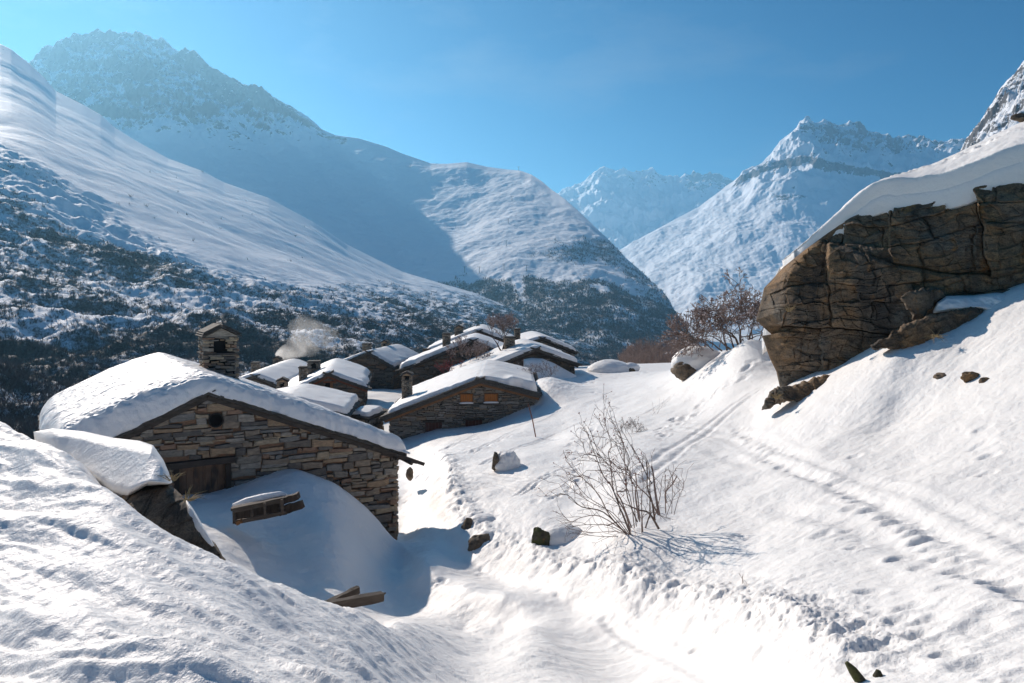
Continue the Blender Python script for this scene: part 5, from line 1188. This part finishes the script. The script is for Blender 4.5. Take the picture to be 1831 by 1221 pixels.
# drift filling the open bay of the wide gabled house
tag(slab_rock('snow_drift', [(936, 690, 59.5), (975, 690, 59.2), (1010, 684, 59.5), (1032, 676, 60.5)], [(936, 642, 61.3), (950, 639.5, 61.3), (970, 641, 61.3), (990, 649, 61.3), (1008, 659, 61.3), (1030, 671, 61.2)], .5, 60, 40, lambda X, Y, Z, U, V: fbm(X * .8, Z * .8, 3, 3) * .12, M['snow'], sq=.6)[0], 'smooth sloping drift filling the open bay under the wide gable', 'snow drift')
# ================================================================== bare trees and bushes
def grow(mb, tips, p, d, L, r, depth, rr, spread=.5, up=.15, kids=(2, 3), seg=3, shrink=.72, nside=5, minr=.004, wig=.18, frac=.35):
    pts = [p]; rad = [r]; q = p.copy(); dd = d.normalized(); kp = []
    for i in range(seg):
        dd = (dd + Vector((rr.gauss(0, wig), rr.gauss(0, wig), rr.gauss(0, wig) + up * .3))).normalized(); q = q + dd * (L / seg)
        pts.append(q.copy()); rad.append(max(minr, r * (1 - .45 * (i + 1) / seg))); kp.append((q.copy(), dd.copy(), rad[-1]))
    mb.tube(pts, rad, nside if r > .02 else 3, False)
    if depth == 0: tips.append((q, dd)); return
    for i in range(rr.randint(*kids)):
        k = len(kp) - 1 if i == 0 else rr.randrange(int(seg * frac), len(kp)); b, bd, br = kp[k]
        nd = (bd + Vector((rr.gauss(0, spread), rr.gauss(0, spread), rr.gauss(0, spread * .7) + up))).normalized()
        grow(mb, tips, b, nd, L * shrink * rr.uniform(.75, 1.2), br * (.86 if i == 0 else .66), depth - 1, rr, spread, up, kids, seg, shrink, nside, minr, wig, frac)
def bare_tree(name, label, cat, px, py, Y, stems, seed, trunk_mat='bark', twig_mat='twig', group=None, twig_depth=2, frost=0, frost_mat='frost', **kw):
    p = at(px, py, Y) if Y else on(px, py); e = empty(name, p); tag(e, label, cat, group); rr = random.Random(seed)
    tk = MB(); tips = []
    for (dx, d, L, r, dep) in stems: grow(tk, tips, p + Vector((dx, rr.uniform(-.1, .1), -.25)), Vector(d), L, r, dep, rr, **kw)
    tk.build('trunk', M[trunk_mat], e)
    tw = MB(); t2 = []; k2 = dict(kw); k2.update(seg=2, nside=3, kids=(2, 3), minr=.004 if 'minr' not in kw else kw['minr'] * .8, shrink=.7)
    Lm = stems[0][2] * .30
    for (q, dd) in tips: grow(tw, t2, q, dd, Lm * rr.uniform(.6, 1.1), kw.get('minr', .006) * 1.5, twig_depth, rr, **k2)
    tw.build('crown', M[twig_mat], e)
    if frost:
        fr = MB()
        for (q, dd) in t2:
            if rr.random() < frost:
                s_ = kw.get('minr', .006) * rr.uniform(2.2, 4.5); a = dd.orthogonal().normalized() * s_; b = dd.cross(a).normalized() * s_
                fr.add([q - a, q + b, q + a, q - b, q + dd * s_ * 2], [(0, 1, 4), (1, 2, 4), (2, 3, 4), (3, 0, 4), (3, 2, 1, 0)])
        o = fr.build('rime' if frost_mat == 'frost' else 'berries', M[frost_mat], e); o['kind'] = 'stuff'
    return e, t2
# big frosted thicket left of the boulder
rr = random.Random(40)
st = [(0, (-.25, 0, 1), .95, .075, 4), (.25, (.35, 0, 1), .95, .07, 4), (.6, (.75, .1, .8), .8, .05, 4), (-.35, (-.75, 0, .7), 1.0, .055, 4), (.1, (.05, .2, 1), 1.0, .07, 4), (-.9, (-.9, 0, .6), .85, .045, 4), (.9, (.5, 0, .9), .75, .045, 4), (-1.3, (-.7, 0, .7), .7, .035, 4), (-.2, (-.4, .3, 1), 1.0, .05, 4), (.5, (.3, .3, 1), 1.0, .05, 4), (-.6, (-.3, 0, 1), .9, .05, 4)]
bare_tree('bare_tree', 'large bare thorny tree with a wide rimed crown left of the huge boulder', 'tree', 1322, 618, 40, st, 41, 'bark', 'twig', 'bare trees around the village', 3, .14, spread=.55, up=.0, shrink=.78, minr=.013, wig=.16)
st = [(x, (x * .4, 0, 1), .62, .025, 3) for x in (-1.1, -.7, -.35, 0, .35, .7)]
bare_tree('bare_bush', 'reddish rimed bush in front of the large thorny tree', 'bush', 1262, 612, 41, st, 43, 'twig', 'twig', 'bare bushes', 3, .2, spread=.42, up=.15, shrink=.80, minr=.011)
# tree among the roofs
st = [(0, (-.35, 0, 1), .95, .07, 4), (.1, (.15, 0, 1), 1.0, .075, 4), (.15, (.45, 0, .9), .8, .05, 4)]
bare_tree('bare_tree', 'frosted bare tree standing among the roofs beside a stone chimney', 'tree', 896, 622, 66, st, 44, 'bark', 'twig', 'bare trees around the village', 3, .6, spread=.36, up=.26, shrink=.74, minr=.012)
st = [(x, (x * .5, 0, 1), .95, .04, 4) for x in (-.45, -.1, .3)]
bare_tree('bare_tree', 'pinkish frosted sapling before the snowy roof of the rough walled house', 'tree', 838, 668, 66, st, 45, 'twig', 'twig', 'bare trees around the village', 3, .3, spread=.40, up=.22, shrink=.74, minr=.010)
M['red_twig'] = flat_mat('red_twig', (.24, .06, .06), .4, .8, 20)
st = [(x * .5, (x * .6, -.1, 1), .6, .03, 3) for x in (-.9, -.4, .1, .6)]
bare_tree('red_bush', 'dark red leafless bush against the rough wall under sliding roof snow', 'bush', 812, 676, 65, st, 46, 'red_twig', 'red_twig', None, 2, .5, 'berry', spread=.5, up=.1, shrink=.75, minr=.010)
st = [(x * .45, (x * .7, -.1, 1), .55, .025, 3) for x in (-1.2, -.8, -.3, .2, .7, 1.2)]
bare_tree('bare_bush', 'dark tangled bush in the snow drift under the wide gable', 'bush', 962, 681, 56, st, 47, 'bark', 'twig', 'bare bushes', 2, .2, spread=.6, up=.05, shrink=.75, minr=.008)
# small bush halfway up the slope
st = [(x * .25, (x * .8 + .1, -.3, .7), .28, .012, 3) for x in (-1, -.5, 0, .4, .8, .2)]
bare_tree('bare_bush', 'small brown tangled bush on the open slope above the tall one', 'bush', 1128, 772, None, st, 48, 'bark', 'twig', 'bare bushes', 2, 0, spread=.6, up=.02, shrink=.75, minr=.005)

# the tall bush in front: every stem drawn from the photograph
def front_bush():
    Yb = on(1150, 952).y; e = empty('tall_bush', at(1150, 950, Yb)); tag(e, 'tall leafless bush with fanned stems and dried berries beside the path', 'bush', 'bare bushes'); rr = random.Random(60)
    S = [ # (points, base radius)
     ([(1128, 940), (1110, 912), (1092, 868), (1078, 850), (1060, 800), (1050, 770)], .020), ([(1128, 940), (1118, 915), (1098, 880), (1092, 835), (1088, 810), (1093, 795), (1084, 762), (1080, 740)], .019),
     ([(1118, 938), (1090, 922), (1070, 885), (1050, 862), (1028, 842), (1012, 822)], .018), ([(1120, 940), (1080, 915), (1040, 905), (1018, 886), (1001, 882)], .018), ([(1124, 940), (1075, 924), (1040, 925), (1020, 932), (1005, 918)], .013),
     ([(1130, 928), (1112, 895), (1103, 880), (1120, 875), (1118, 830), (1113, 790), (1104, 760), (1098, 745)], .019), ([(1140, 918), (1122, 890), (1119, 850), (1126, 822), (1118, 800), (1108, 775), (1090, 745)], .016),
     ([(1142, 912), (1136, 885), (1138, 868), (1136, 846)], .024), ([(1145, 918), (1140, 880), (1128, 855), (1125, 842), (1105, 838), (1080, 812), (1060, 790)], .015),
     ([(1170, 915), (1165, 895), (1158, 870), (1157, 845), (1155, 826)], .026), ([(1178, 905), (1172, 880), (1168, 850), (1166, 834)], .034), ([(1178, 906), (1160, 888), (1142, 872), (1128, 852), (1100, 842), (1050, 840)], .018),
     ([(1166, 866), (1156, 848), (1142, 820), (1130, 800), (1116, 775)], .014), ([(1190, 900), (1191, 880), (1200, 868), (1211, 851)], .022), ([(1190, 902), (1190, 875), (1190, 848)], .014), ([(1162, 905), (1162, 868), (1160, 830)], .016),
     ([(1205, 905), (1214, 890), (1222, 872), (1223, 862)], .009), ([(1200, 903), (1202, 880), (1203, 850)], .007), ([(1178, 930), (1160, 918), (1142, 912), (1125, 905), (1112, 898)], .028), ([(1150, 965), (1148, 940), (1150, 920)], .016),
     ([(1085, 924), (1110, 932), (1128, 943)], .015), ([(1150, 938), (1135, 950), (1110, 958), (1080, 960), (1030, 955)], .012), ([(1130, 945), (1100, 950), (1060, 952), (1020, 945)], .008), ([(1125, 930), (1108, 905), (1085, 880), (1072, 862), (1045, 850), (1025, 852)], .010),
     ([(1110, 905), (1100, 860), (1092, 838), (1070, 810), (1056, 770)], .009), ([(1118, 862), (1110, 838), (1085, 822), (1050, 812), (1040, 818)], .008), ([(1100, 842), (1075, 828), (1050, 812), (1042, 790)], .007), ([(1150, 940), (1160, 925), (1168, 915), (1180, 922)], .02),
     ([(1126, 940), (1098, 918), (1062, 902), (1034, 884), (1016, 868)], .012), ([(1122, 938), (1086, 912), (1052, 890), (1030, 866), (1018, 858)], .011), ([(1128, 944), (1090, 940), (1050, 938), (1022, 942)], .010), ([(1150, 936), (1146, 900), (1150, 868), (1147, 840)], .014), ([(1134, 930), (1126, 888), (1108, 850), (1086, 830), (1064, 826)], .012), ([(1138, 925), (1132, 890), (1128, 850), (1110, 815), (1100, 790)], .011), ([(1190, 910), (1205, 890), (1216, 876)], .009), ([(1170, 912), (1180, 885), (1183, 858)], .011)]
    leaf = []
    for k, (pts, r) in enumerate(S):
        n = len(pts); y0 = Yb + rr.uniform(-.25, .25); dy = rr.uniform(-.5, .5); rr_ = r * .9
        P = [at(px + rr.uniform(-1, 1), py + rr.uniform(-1, 1), y0 + dy * (i / (n - 1))) for i, (px, py) in enumerate(pts)]
        if pts[0][1] > 900: P[0] = P[0] + Vector((0, 0, -.18))
        P = smooth_line(P, 4); m = len(P); rad = [max(.006, rr_ * (1 - .72 * i / (m - 1))) for i in range(m)]
        if pts[-1] in ((1136, 846), (1155, 826), (1166, 834), (1211, 851)): rad = [max(rr_ * .6, q) for q in rad]
        mb = MB(); mb.tube(P, rad, 6); 
        tips = []
        for i in range(int(m * .25), m, 1):
            if rr.random() < (.75 if pts[-1] not in ((1136, 846), (1166, 834)) else .1):
                d = (P[min(i + 1, m - 1)] - P[i - 1]).normalized(); nd = (d + Vector((rr.gauss(-.1, .55), rr.gauss(0, .5), rr.gauss(.1, .4)))).normalized()
                grow(mb, tips, P[i], nd, rr.uniform(.14, .36), .0055, rr.choice((0, 1, 1, 2)), rr, .5, .0, (1, 2), 3, .7, 3, .0040, .15)
        mb.build('stem', M['twig'] if k % 3 else M['bark'], e); leaf += [t for t in tips if rr.random() < .45]
    fr = MB()
    for (q, dd) in leaf:
        if q.z > at(0, 890, Yb).z and proj(q)[0] < 1150:
            s_ = rr.uniform(.012, .026); a = Vector((rr.gauss(0, 1), rr.gauss(0, 1), rr.gauss(0, 1))).normalized(); b = a.orthogonal().normalized(); c = a.cross(b)
            fr.add([q + a * s_, q - a * s_, q + b * s_ * .7, q - b * s_ * .7, q + c * s_ * .8, q - c * s_ * .8], [(0, 2, 4), (2, 1, 4), (1, 3, 4), (3, 0, 4), (2, 0, 5), (1, 2, 5), (3, 1, 5), (0, 3, 5)])
    o = fr.build('berries', M['berry'], e); o['kind'] = 'stuff'
front_bush()
# low twigs poking through the snow
rr = random.Random(9)
def twigs(label, px, py, n, size, seed, y0=2.3):
    r_ = random.Random(seed); p = on(px, py, y0); mb = MB(); tips = []
    for i in range(n): grow(mb, tips, p + Vector((r_.uniform(-.15, .15), r_.uniform(-.1, .1), -.05)), Vector((r_.uniform(-.6, .6), r_.uniform(-.4, .1), 1)), size * r_.uniform(.5, 1), .006, 1, r_, .4, .1, (1, 2), 3, .7, 3, .004, .15)
    tag(mb.build('twigs', M['twig'], None), label, 'twigs', 'twigs poking out of the snow')
twigs('thin upright twigs alone in the snow left of the small brown bush', 1084, 760, 3, .8, 1)
twigs('sparse twigs in the snow above the small brown bush', 1168, 742, 4, .6, 2)
twigs('few low twigs in the snow below the tall leafless bush', 1100, 1000, 4, .25, 3)
twigs('faint brown stalks in the snow right of the tall leafless bush', 1345, 1042, 4, .16, 4)

# brown wood beyond the skyline (one mass) 
def far_wood():
    rs = random.Random(15); mb = MB()
    for i in range(900):
        px = rs.uniform(1108, 1245); Y = rs.uniform(118, 150); h = (2.9 * min(1, (px - 1100) / 40) + .6) * rs.uniform(.7, 1.15)
        b = at(px, 661, Y); b.z = at(px, 660, 130).z - .5; w = .035
        top = b + Vector((rs.uniform(-.3, .3), 0, h + .5)); mb.tube([b, b.lerp(top, .5) + Vector((rs.uniform(-.12, .12), 0, 0)), top], [.06, .045, .02], 3, False)
        for k in range(6):
            q = b.lerp(top, rs.uniform(.35, 1)); d = Vector((rs.uniform(-1, 1), rs.uniform(-1, 1), rs.uniform(.5, 1.4))).normalized(); mb.tube([q, q + d * rs.uniform(.5, 1.1)], [.03, .012], 3, False)
    M['far_twig'] = flat_mat('far_twig', (.30, .22, .18), .35, .9, 1)
    tag(mb.build('bare_wood', M['far_twig']), 'dense brown leafless wood beyond the white skyline right of the village', 'wood', None, 'stuff')
far_wood()
# a snowy knoll carrying that wood
# ------------------------------------------------------------------ ski station on the mountain flank
def chalet():
    c = at(924, 491, 1760); e = empty('mountain_station', c); tag(e, 'tiny flat roofed ski station above the tree line on the big mountain', 'building')
    m = MB(); m.box(c + Vector((0, 0, 6)), (13, 0, 0), (0, 8, 0), (0, 0, 5)); m.build('wall', M['stone_dark'], e)
    m = MB(); m.box(c + Vector((0, 0, 12)), (15, 0, 0), (0, 10, 0), (0, 0, .8)); m.build('roof', M['farsnow'], e)
    m = MB(); m.box(c + Vector((-14, 0, -6)), (24, 0, 0), (0, 9, 0), (0, 0, 3)); m.build('terrace', M['wood_dark'], e)
chalet()
M['steel'] = flat_mat('steel', (.15, .15, .16), .2, .6, 1, bump=0)
PY = [(830, 488, 1850), (858, 488, 1840), (901, 482, 1800), (905, 440, 1950), (910, 400, 2080), (916, 360, 2250), (941, 485, 1750), (735, 300, 2700), (928, 305, 2650)]
pk0 = None
def surf(data, px, py):
    X, Y, Z, PXa, PYa = data[:5]; k = np.argmin(np.abs(PXa[0] - px)); c = HY - F * Z[:, k] / Y[:, k]; j = np.argmin(np.abs(c - py)); return Vector((X[j, k], Y[j, k], Z[j, k]))
PL = ['first lift pylon left of the ski station at the tree line', 'second lift pylon left of the ski station', 'lift pylon standing close beside the ski station', 'lift pylon a little above the ski station', 'lift pylon halfway up the snowfield above the station', 'lift pylon high on the snowfield above the station', 'lift pylon just right of the ski station', 'tiny pylon on the left part of the smooth ridge', 'tiny pylon on the ridge straight above the ski station']
for i, (px, py, Y) in enumerate(PY):
    p = surf(dB, px, py); m = MB(); m.tube([p + Vector((0, 0, -3)), p + Vector((0, 0, 14))], [.9, .6], 5); m.box(p + Vector((0, 0, 13)), (5, 0, 0), (0, .4, 0), (0, 0, .4))
    tag(m.build('lift_pylon', M['steel']), PL[i], 'pylon', 'ski lift pylons')

# ------------------------------------------------------------------ chimney smoke
def smoke():
    import bmesh
    pts = [((496, 639), .30), ((503, 634), .42), ((514, 631), .62), ((524, 627), .9), ((533, 620), 1.2), ((541, 614), 1.5), ((549, 606), 1.9), ((556, 597), 2.1), ((562, 587), 1.9), ((567, 577), 1.5)]
    Y = 78.5; P = [at(a, b, Y) for (a, b), r in pts]; rd = [r * 1.25 for q, r in pts]; mb = MB(); Ps = smooth_line(P, 5); m = len(Ps)
    rs = [float(np.interp(i / (m - 1) * (len(rd) - 1), range(len(rd)), rd)) for i in range(m)]; mb.tube(Ps, rs, 20)
    V_ = np.array(mb.v); d = fbm3(V_[:, 0] * .7, V_[:, 1] * .7, V_[:, 2] * .7, 3, 5)
    c = np.repeat(np.array([p[:] for p in Ps]), 20, 0); V_ = c + (V_ - c) * (1 + .8 * d)[:, None]
    mat = bpy.data.materials.new('smoke'); mat.use_nodes = True; nt = mat.node_tree; nt.nodes.clear(); n = N(nt)
    out = nt.nodes.new('ShaderNodeOutputMaterial'); v = nt.nodes.new('ShaderNodeVolumePrincipled'); v.inputs['Color'].default_value = (.99, .98, .96, 1); v.inputs['Anisotropy'].default_value = .6
    g = n('NewGeometry').outputs['Position']; nz_ = n.noise(g, .75, 5, .62, .6); dn = n.ramp(nz_, [(.42, 0.), (.75, 1.)])
    # thins out with distance from the chimney top
    sub = n('VectorMath', {'operation': 'DISTANCE'}); n.set(sub.inputs[0], g); sub.inputs[1].default_value = P[0]
    k = n.math('DIVIDE', 1.0, n.math('ADD', .3, n.math('MULTIPLY', n.math('POWER', sub.outputs['Value'], 1.3), .55)))
    near = n.math('DIVIDE', 1.0, n.math('ADD', 1.0, n.math('MULTIPLY', n.math('MULTIPLY', sub.outputs['Value'], sub.outputs['Value']), 2.5)))
    n.set(v.inputs['Density'], n.math('ADD', near, n.math('MULTIPLY', dn, n.math('MULTIPLY', k, .45)))); nt.links.new(v.outputs[0], out.inputs['Volume'])
    try: mat.cycles.volume_step_rate = 1.0
    except Exception: pass
    o = npmesh('smoke', V_, mb.f, mat, None, True); tag(o, 'pale smoke drifting up from a chimney behind the low stone house', 'smoke', None, 'stuff')
smoke()
# ================================================================== haze
def haze(density=.000105):
    mb = MB(); x0, x1, y0, y1, z0, z1 = -9500, 9500, -60, 9600, -700, 1150
    mb.box(((x0 + x1) / 2, (y0 + y1) / 2, (z0 + z1) / 2), ((x1 - x0) / 2, 0, 0), (0, (y1 - y0) / 2, 0), (0, 0, (z1 - z0) / 2))
    m = bpy.data.materials.new('haze'); m.use_nodes = True; nt = m.node_tree; nt.nodes.clear()
    out = nt.nodes.new('ShaderNodeOutputMaterial'); v = nt.nodes.new('ShaderNodeVolumePrincipled')
    v.inputs['Color'].default_value = (.32, .70, 1, 1); v.inputs['Density'].default_value = density; v.inputs['Anisotropy'].default_value = .55
    nt.links.new(v.outputs[0], out.inputs['Volume'])
    tag(mb.build('haze', m), kind='stuff')
haze()
